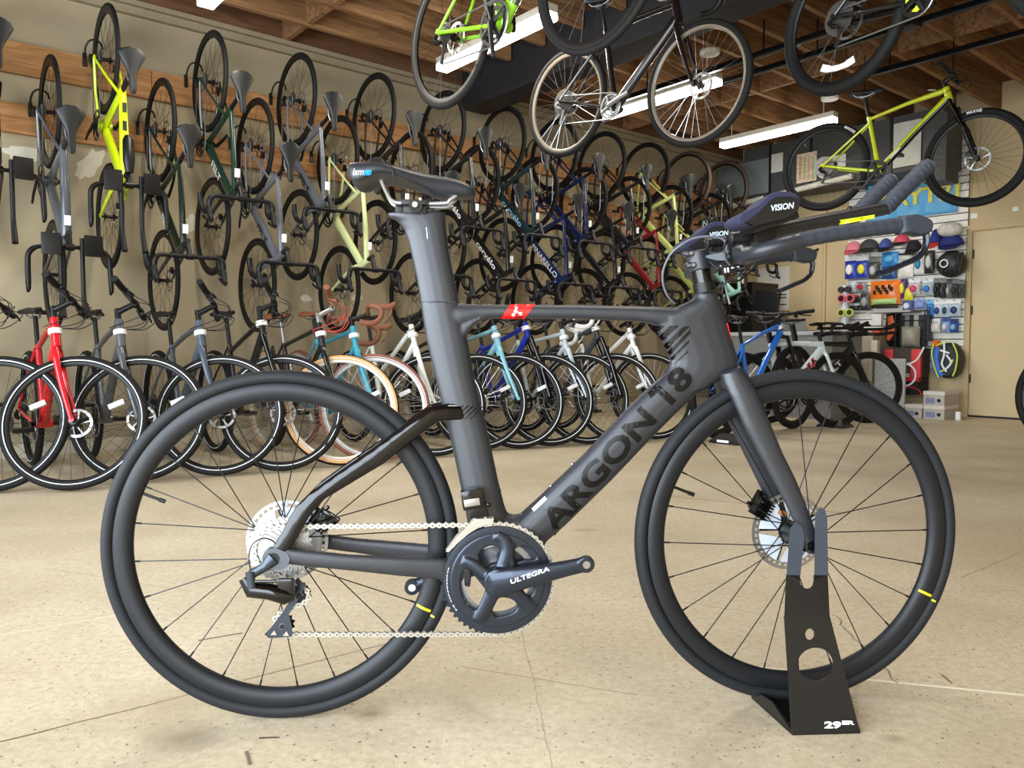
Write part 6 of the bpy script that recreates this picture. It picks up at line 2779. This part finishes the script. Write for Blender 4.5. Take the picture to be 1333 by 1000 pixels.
# red and black backpack
o0, o1, z0, z1 = bbox_at(1155, 452, 1200, 514, .35)
t = thing_at('backpack', 'red and black transition backpack with a white ring emblem', 'backpack')
bm = NB()
bb(bm, .05, .34, o0, o1 - .04, z0, z1 - .26, .05)
bobj('pack_body', bm, cmat((24, 23, 25), .7), t)
bm = NB()
bb(bm, .30, .37, o0 + .05, o1 - .02, z0 + .14, z1 - .31, .02)
bobj('red_pocket', bm, cmat((186, 30, 46), .6), t)
bm = NB()
bb(bm, .08, .34, o0 - .02, o1 - .02, z1 - .32, z1, .06)
bobj('top_flap', bm, cmat((66, 60, 54), .8), t)
for oo in (o0 - .01, o1 - .08):
    bm = NB()
    bb(bm, .31, .36, oo - .03, oo + .07, z1 - .32, z1 - .02, .02)
    bobj('red_corner', bm, cmat((214, 60, 66), .6), t)
bm = NB()
lathe(bm, [(.125, -.004), (.125, .004), (.108, .004), (.108, -.004)], 36)
q = bobj('ring_emblem', bm, M_WHITE, t)
oc, zc = backpt(1177, 488, .375)
q.location = (S_BACK - .375, -oc, zc)
q.rotation_euler = (0, 0, pi / 2)
wall_text('ZONE3', 1177, 488.5, 4, 14, .377, M_WHITE, t, .02, 'emblem_lettering')
bm = NB()
pts = [backpt(x, y_, .36) for x, y_ in ((1166, 471), (1180, 474), (1192, 470), (1199, 460), (1203, 452))]
ptube(bm, catmull([V((S_BACK - .365, -a, b_)) for a, b_ in pts], 4), .010, 8)
bobj('white_piping', bm, M_WHITE, t)
bm = NB()
pts = [backpt(x, y_, .37) for x, y_ in ((1172, 506), (1185, 504), (1196, 508), (1200, 516))]
ptube(bm, catmull([V((S_BACK - .37, -a, b_)) for a, b_ in pts], 4), .008, 8)
bobj('red_piping', bm, cmat((186, 30, 46)), t)
# racket shaped yellow, blue and black bag
t = thing_at('backpack', 'blue, black and neon yellow corded backpack hanging beside the door frame', 'backpack')
o0, o1, z0, z1 = bbox_at(1214, 446, 1247, 493, .3)
bm = NB()
rs = []
oc, zc = (o0 + o1) / 2, (z0 + z1) / 2
for dep, k in ((.08, .9), (.12, 1), (.24, 1), (.29, .85)):
    rs.append([V((S_BACK - dep, -oc + (o1 - o0) / 2 * k * cos(a), zc + (z1 - z0) / 2 * k * sin(a) * (1.0))) for a in [2 * pi * i / 24 for i in range(24)]])
rings(bm, rs)
bobj('pack_body', bm, cmat((38, 44, 52), .6), t)
bm = NB()
pts = [backpt(x, y_, .3) for x, y_ in ((1218, 452), (1216, 466), (1219, 482), (1225, 490))]
tube(bm, catmull([V((S_BACK - .29, -a, b_)) for a, b_ in pts], 3), [(.035, .01)] * 10, 8, ref=(1, 0, 0))
bobj('blue_panel', bm, cmat((40, 96, 190)), t)
bm = NB()
for line in (((1215, 448), (1213, 462), (1217, 480), (1222, 492)), ((1240, 446), (1246, 462), (1244, 480), (1240, 490)), ((1219, 450), (1232, 444)), ((1224, 484), (1235, 478), (1241, 468))):
    pts = [backpt(x, y_, .31) for x, y_ in line]
    ptube(bm, catmull([V((S_BACK - .31, -a, b_)) for a, b_ in pts], 4), .008, 6)
bobj('yellow_cord', bm, cmat((206, 226, 80)), t)
bm = NB()
for line in (((1229, 446), (1229, 462), (1226, 474), (1232, 484)), ((1232, 462), (1238, 472), (1230, 482)), ((1224, 456), (1236, 460))):
    pts = [backpt(x, y_, .315) for x, y_ in line]
    ptube(bm, catmull([V((S_BACK - .315, -a, b_)) for a, b_ in pts], 4), .010, 6)
bobj('white_cord', bm, M_WHITE, t)
t = thing_at('swim_float', 'orange swim float strapped by the corded backpack', 'float')
o0, o1, z0, z1 = bbox_at(1210, 443, 1220, 458, .28)
bm = NB()
pouch_bm(bm, o0, o1, z0, z1, .2, .08)
bobj('float_body', bm, cmat((236, 112, 40)), t)
# shoe boxes
M_CARD = mat('grey shoe box', (176, 168, 158), .7)
M_CARDL = mat('shoe box lid', (206, 200, 190), .7)
for x0, y0, x1, y1, lb in ((1202, 535, 1229, 548.5, 'grey shoe box on the floor beneath another box'), (1202, 521, 1229, 534.5, 'grey shoe box stacked on top of another box'), (1178, 533, 1200, 547.5, 'grey shoe box standing alone behind the black wheel')):
    dep = .62
    o0, o1, z0, z1 = bbox_at(x0, y0, x1, y1, dep)
    if y1 > 540:
        z0 = 0
    else:
        z0 = zlast
        z1 = z0 + .14
    if y1 > 540:
        z1 = z0 + .14
        zlast = z1
    t = thing_at('shoe_box', lb, 'box')
    bm = NB()
    bb(bm, dep - .34, dep, o0, o1, z0 + .001, z1 - .035)
    bobj('box_body', bm, M_CARD, t, False)
    bm = NB()
    bb(bm, dep - .344, dep + .004, o0 - .004, o1 + .004, z1 - .035, z1)
    bobj('box_lid', bm, M_CARDL, t, False)
    bm = NB()
    bb(bm, dep, dep + .002, o0 + .02, o0 + (o1 - o0) * .55, z0 + .02, z0 + .075)
    bobj('box_label', bm, cmat((120, 124, 160)), t, False)
    bm = NB()
    lathe(bm, [(.018, -.001), (.018, .001), (.001, .001), (.001, -.001)], 16)
    q = bobj('finger_hole', bm, M_BLACK, t)
    q.location = (S_BACK - dep - .001, -(o1 - .05), z0 + .05)
    q.rotation_euler = (0, 0, pi / 2)
o0, o1, z0, z1 = bbox_at(1243.5, 537, 1249.5, 548, .5)
bm = NB()
bb(bm, .46, .50, o0, o1, 0.0, z1 - z0, .004)
tag(robj('small_carton', bm, M_TAG), 'small white carton next to the stacked shoe boxes', 'box')

# counter, monitor, board and clutter left of the display
M_CTR = mat('grey counter laminate', (128, 130, 130), .5)
M_CTOP = mat('pale counter top', (176, 178, 178), .4)
t = thing_at('counter', 'long grey sales counter behind the time trial bicycles', 'counter')
cd = 1.5
o0, _ = backpt(946, 450, cd)
o1, _ = backpt(1122, 450, cd - .6)
zt = backpt(1060, 431, cd)[1]
bm = NB()
bb(bm, cd - .6, cd, o0, o1, .0, zt - .04)
bobj('counter_body', bm, M_CTR, t, False)
bm = NB()
bb(bm, cd - .62, cd + .03, o0 - .02, o1 + .02, zt - .04, zt, .006)
bobj('counter_top', bm, M_CTOP, t, False)
bm = NB()
bb(bm, cd, cd + .012, o0 + .02, o1 - .02, zt * .62, zt * .66)
bb(bm, cd, cd + .012, o0 + .02, o1 - .02, zt * .30, zt * .34)
bobj('counter_rail', bm, M_DKP, t, False)
t = thing_at('monitor', 'black computer monitor seen from behind on the counter', 'monitor')
o0, o1, z0, z1 = bbox_at(981, 381, 1013, 424, cd - .3)
bm = NB()
box(bm, -.02, .02, -(o1 - o0) / 2, (o1 - o0) / 2, -(z1 - z0) / 2, (z1 - z0) / 2, bev=.01, mtx=Matrix.Translation(V((S_BACK - cd + .3, -(o0 + o1) / 2, (z0 + z1) / 2 + .02))) @ Matrix.Rotation(radians(9), 4, 'X'))
bobj('screen_back', bm, M_BLACK, t)
bm = NB()
bb(bm, cd - .40, cd - .20, (o0 + o1) / 2 - .12, (o0 + o1) / 2 + .12, zt, zt + .02, .005)
bb(bm, cd - .30, cd - .26, (o0 + o1) / 2 - .03, (o0 + o1) / 2 + .03, zt + .02, zt + .25)
bobj('monitor_foot', bm, M_DARK, t, False)
t = thing_at('laptop', 'grey laptop lid open on the counter beside the monitor', 'laptop')
o0, o1, z0, z1 = bbox_at(1014, 413, 1050, 429, cd - .25)
bm = NB()
bb(bm, cd - .50, cd - .26, o0, o1, zt, zt + .015, .004)
bobj('keyboard_base', bm, M_DKP, t, False)
bm = NB()
box(bm, -.006, .006, -(o1 - o0) / 2, (o1 - o0) / 2, 0, z1 - z0, bev=.004, mtx=Matrix.Translation(V((S_BACK - cd + .26, -(o0 + o1) / 2, zt + .012))) @ Matrix.Rotation(radians(-18), 4, 'Y'))
bobj('laptop_lid', bm, mat('laptop lid', (120, 122, 118), .4), t, False)
t = thing_at('cabinet', 'tall black cabinet behind the head tube of the black racer', 'cabinet')
o0, o1, z0, z1 = bbox_at(948, 368, 979, 430, .8)
bm = NB()
bb(bm, .25, .8, o0, o1, 0, z1, .006)
bobj('cabinet_body', bm, M_BLACK, t, False)
bm = NB()
bb(bm, .8, .81, o0 + .02, o1 - .02, z0, z1 - .04, .004)
bobj('cabinet_door', bm, M_DARK, t, False)
t = thing_at('whiteboard', 'white board mounted on the beige wall behind the monitor', 'board')
o0, o1, z0, z1 = bbox_at(984, 348, 1026, 405, .05)
bm = NB()
bb(bm, .004, .03, o0, o1, z0, z1, .004)
bobj('board_panel', bm, mat('board white', (222, 216, 206), .4), t, False)
bm = NB()
for yy in (383, 387, 396):
    a, _, z_, _ = bbox_at(1014, yy, 1023, yy + 1, .05)
    b_ = backpt(1023, yy, .05)[0]
    bb(bm, .03, .034, a, b_, z_, z_ + .012)
bobj('board_mark', bm, M_DARK, t, False)
bm = NB()
bb(bm, .004, .07, o0, o1, z0 - .04, z0 - .005, .004)
bobj('pen_tray', bm, M_BOARD, t, False)
t = thing_at('wall_bracket', 'black arm bracket on the beige wall above the white board', 'bracket')
a = backpt(1046, 334, .3)
b_ = backpt(1066, 324, .02)
c_ = backpt(1048, 323, .3)
bm = NB()
tube(bm, [V((S_BACK - .3, -a[0], a[1])), V((S_BACK - .02, -b_[0], b_[1]))], .016, 8)
bobj('bracket_arm', bm, M_BLACK, t)
bm = NB()
tube(bm, [V((S_BACK - .05, -c_[0], c_[1])), V((S_BACK - .02, -b_[0], b_[1]))], .012, 8)
bobj('bracket_brace', bm, M_BLACK, t)
t = thing_at('display_board', 'light grey free-standing panel behind the black time trial wheel', 'panel')
o0, o1, z0, z1 = bbox_at(1128, 467, 1168, 520, .75)
bm = NB()
bb(bm, .55, .58, o0, o1, 0.0, z1, .004)
bobj('panel_board', bm, M_CTOP, t, False)
t = thing_at('low_cabinet', 'beige low cabinet under the grey shelf of the display', 'cabinet')
o0, o1, z0, z1 = bbox_at(1112, 428, 1136, 470, .45)
bm = NB()
bb(bm, .04, .45, o0, o1, 0, z1, .005)
bobj('cabinet_body', bm, cmat((186, 178, 160)), t, False)
# small red-topped and white clutter on it
for x0, y0, x1, y1, c, lb in ((1136, 430, 1146, 436, (206, 70, 50), 'red boxed item on the low cabinet'), (1135, 443, 1143, 463, (222, 214, 200), 'white bottle box leaning on the low cabinet'), (1136, 409, 1148, 424, (214, 210, 206), 'white lettered carton under the grey shelf')):
    o0, o1, z0, z1 = bbox_at(x0, y0, x1, y1, .5)
    bm = NB()
    bb(bm, .46, .52, o0, o1, z0, z1, .004)
    tag(robj('small_carton', bm, cmat(c)), lb, 'box')
# base of the wheel holder under the pale bicycle and a foot by the parked row
for px, py, lb in ((1087, 556, 'low black wheel holder under the pale grey time trial bicycle'), (951, 577, 'low black wheel holder with a white mark behind the front wheel of the black racer')):
    p = atz(px, py)
    t = empty('wheel_holder', Matrix.Translation(p) @ Matrix.Rotation(radians(-50), 4, 'Z'))
    tag(t, lb, 'wheel holder')
    bm = NB()
    rings(bm, [[V((x, y_, z)) for x, y_ in ((-w, -d_), (w, -d_), (w, d_), (-w, d_))] for z, w, d_ in ((0.001, .13, .10), (.02, .12, .09), (.07, .07, .028))])
    bobj('holder_base', bm, M_BLACK, t, False)
    if px < 1000:
        bm = NB()
        box(bm, -.05, .05, -.102, -.098, .012, .03)
        bobj('holder_mark', bm, M_WHITE, t, False)
# ------------------------------------------------ writing on hanging tyres, stripes, labels
def child(root, stem_):
    return [c for c in root.children if c.name.split('.')[0] == stem_][0]


def arc_text(root, wheel, body, ang, R, h, y, m):
    w = child(root, wheel)
    bm = text2d(body, bold=.03)
    for v in bm.verts:
        a = ang - v.co.x * h / R
        rr = R + v.co.y * h
        v.co = V((rr * cos(a), y, rr * sin(a)))
    obj('tyre_lettering', to_mesh(bm, 'tyre_lettering', (m,), smooth=False), w)


things = {o.get('label', ''): o for o in SC.objects if o.parent is None and 'label' in o}


def find(txt):
    return [o for k, o in things.items() if txt in k][0]


c2 = find('lime yellow mountain bicycle')
arc_text(c2, 'front_wheel', 'MAXXIS', radians(98), .345, .022, -.0300, M_WHITE)
arc_text(c2, 'rear_wheel', 'MAXXIS', radians(58), .345, .022, -.0300, M_WHITE)
arc_text(c2, 'front_wheel', 'FOREKASTER', radians(-80), .349, .009, -.0295, M_WHITE) if False else None
bm = NB()
g = G_MTB
j_ = g.cr + g.hd * .03
d_ = (j_ - g.bb).normalized()
u_ = V((-d_.z, 0, d_.x))
mid_ = (g.bb + j_) / 2 + V((0, 0, .015))
tube(bm, [g.bb - u_ * .006, mid_ - u_ * .010, j_ - u_ * .012 - d_ * .03], [(.0235, .0255), (.021, .0256), (.018, .0236)], 14)
bobj('down_tube_panel', bm, M_GLOSS, c2)
c3 = find('gloss black mountain bicycle')
w = child(c3, 'rear_wheel')
bm = NB()
n = 10
rows = []
for i in range(n + 1):
    a = radians(-118 + 50 * i / n)
    k = .014 if 2 < i < n - 2 else .018
    rows.append([V(((.235 + s_ * k) * cos(a), -.008 + .001 * (i % 2), (.235 + s_ * k) * sin(a))) for s_ in (-1, 1)])
vs_ = [[bm.verts.new(p) for p in r] for r in rows]
for i in range(n):
    bm.faces.new((vs_[i][0], vs_[i + 1][0], vs_[i + 1][1], vs_[i][1]))
q = bobj('wheel_label', bm, M_TAG, w, False)
md = q.modifiers.new('th', 'SOLIDIFY')
md.thickness = .001
bm = NB()
for a0 in (.6, 2.7, 4.8):
    pts = [G_MTB.bb + V((r * cos(a0 + da), -.049, r * sin(a0 + da))) for r, da in ((.03, 0), (.055, -.5), (.06, 0), (.055, .5))]
    rings(bm, [[p + V((0, yy, 0)) for p in pts] for yy in (-.001, .001)])
bobj('spider_accent', bm, mat('lime accent', (206, 226, 50), .4), c3, False)
bm = NB()
g = G_MTB
for s_ in (-1, 1):
    tube(bm, [g.sc + V((0, s_ * .014, 0)), g.sc * .3 + V((0, s_ * .05, g.R * .7))], [.0095, .009], 8)
bobj('stay_accent', bm, mat('lime accent', (206, 226, 50), .4), c3)
# the green road bicycle has a grey down tube
c4 = find('lime green and grey road')
bm = NB()
g = G_ROAD
j = g.cr + g.hd * .035
a_, b_ = g.bb.lerp(j, .18), g.bb.lerp(j, .8)
tube(bm, [a_, b_], [(.0352, .0268), (.0350, .0250)], 14)
bobj('down_tube_panel', bm, paint((60, 64, 66)), c4)
# pale grey time trial bicycle: two red bands and a white one on the down tube
tt = find('pale grey time trial bicycle')
g = G_TT
j = g.cr + g.hd * .035
d = (j - g.bb).normalized()
up = V((-d.z, 0, d.x))
for k, (t0, m) in enumerate(((.52, M_WHITE), (.60, M_RED), (.70, M_RED))):
    bm = NB()
    c = g.bb.lerp(j, t0)
    pts = [c + d * (-.020) - up * .036, c + d * (.012) - up * .036, c + d * .046 + up * .034, c + d * .012 + up * .034]
    rings(bm, [[p + V((0, yy, 0)) for p in pts] for yy in (-.0268, -.0258)])
    bobj('frame_band', bm, m, tt, False)

# bottle between the bars and dark panels on the neon yellow bicycle
yb = find('neon yellow time trial')
g = G_TT
bm = NB()
q0 = g.ht + V((-.20, 0, .065))
tube(bm, [q0 + V((-.03, 0, -.01)), q0, q0 + V((.12, 0, .01)), q0 + V((.19, 0, .015))], [(.010, .016), (.024, .030), (.026, .033), (.016, .022)], 14)
bobj('drink_bottle', bm, M_BLACK, yb)
for t0 in (.22, .42):
    bm = NB()
    c = g.sc.lerp(g.ht - g.hd * .028, t0) + V((0, 0, .0215))
    box(bm, -.028, .028, -.011, .011, -.004, .0035, mtx=Matrix.Translation(c) @ Matrix.Rotation(radians(-2), 4, 'Y'))
    bobj('tube_panel', bm, M_BLACK, yb, False)
# ------------------------------------------------------------------ light and look
w = bpy.data.worlds.new('daylight')
SC.world = w
w.use_nodes = True
nt = w.node_tree
bg = nt.nodes['Background']
bg.inputs[0].default_value = (0.80, 0.90, 1.0, 1)
bg.inputs[1].default_value = WORLD
for nm, loc, rot, sx, sy, e, c in WINDOWS:
    ld = bpy.data.lights.new(nm, 'AREA')
    ld.shape = 'RECTANGLE'
    ld.size, ld.size_y = sx, sy
    ld.energy = e
    ld.color = c
    lo = bpy.data.objects.new(nm, ld)
    COL.objects.link(lo)
    lo.location = loc
    lo.rotation_euler = rot
vs = SC.view_settings
vs.view_transform = 'Standard'
vs.look = 'None'
vs.exposure = EXPO
vs.gamma = 1.0
vs.use_curve_mapping = False
SC.cycles.max_bounces = 8
SC.cycles.diffuse_bounces = 4
SC.cycles.use_denoising = True
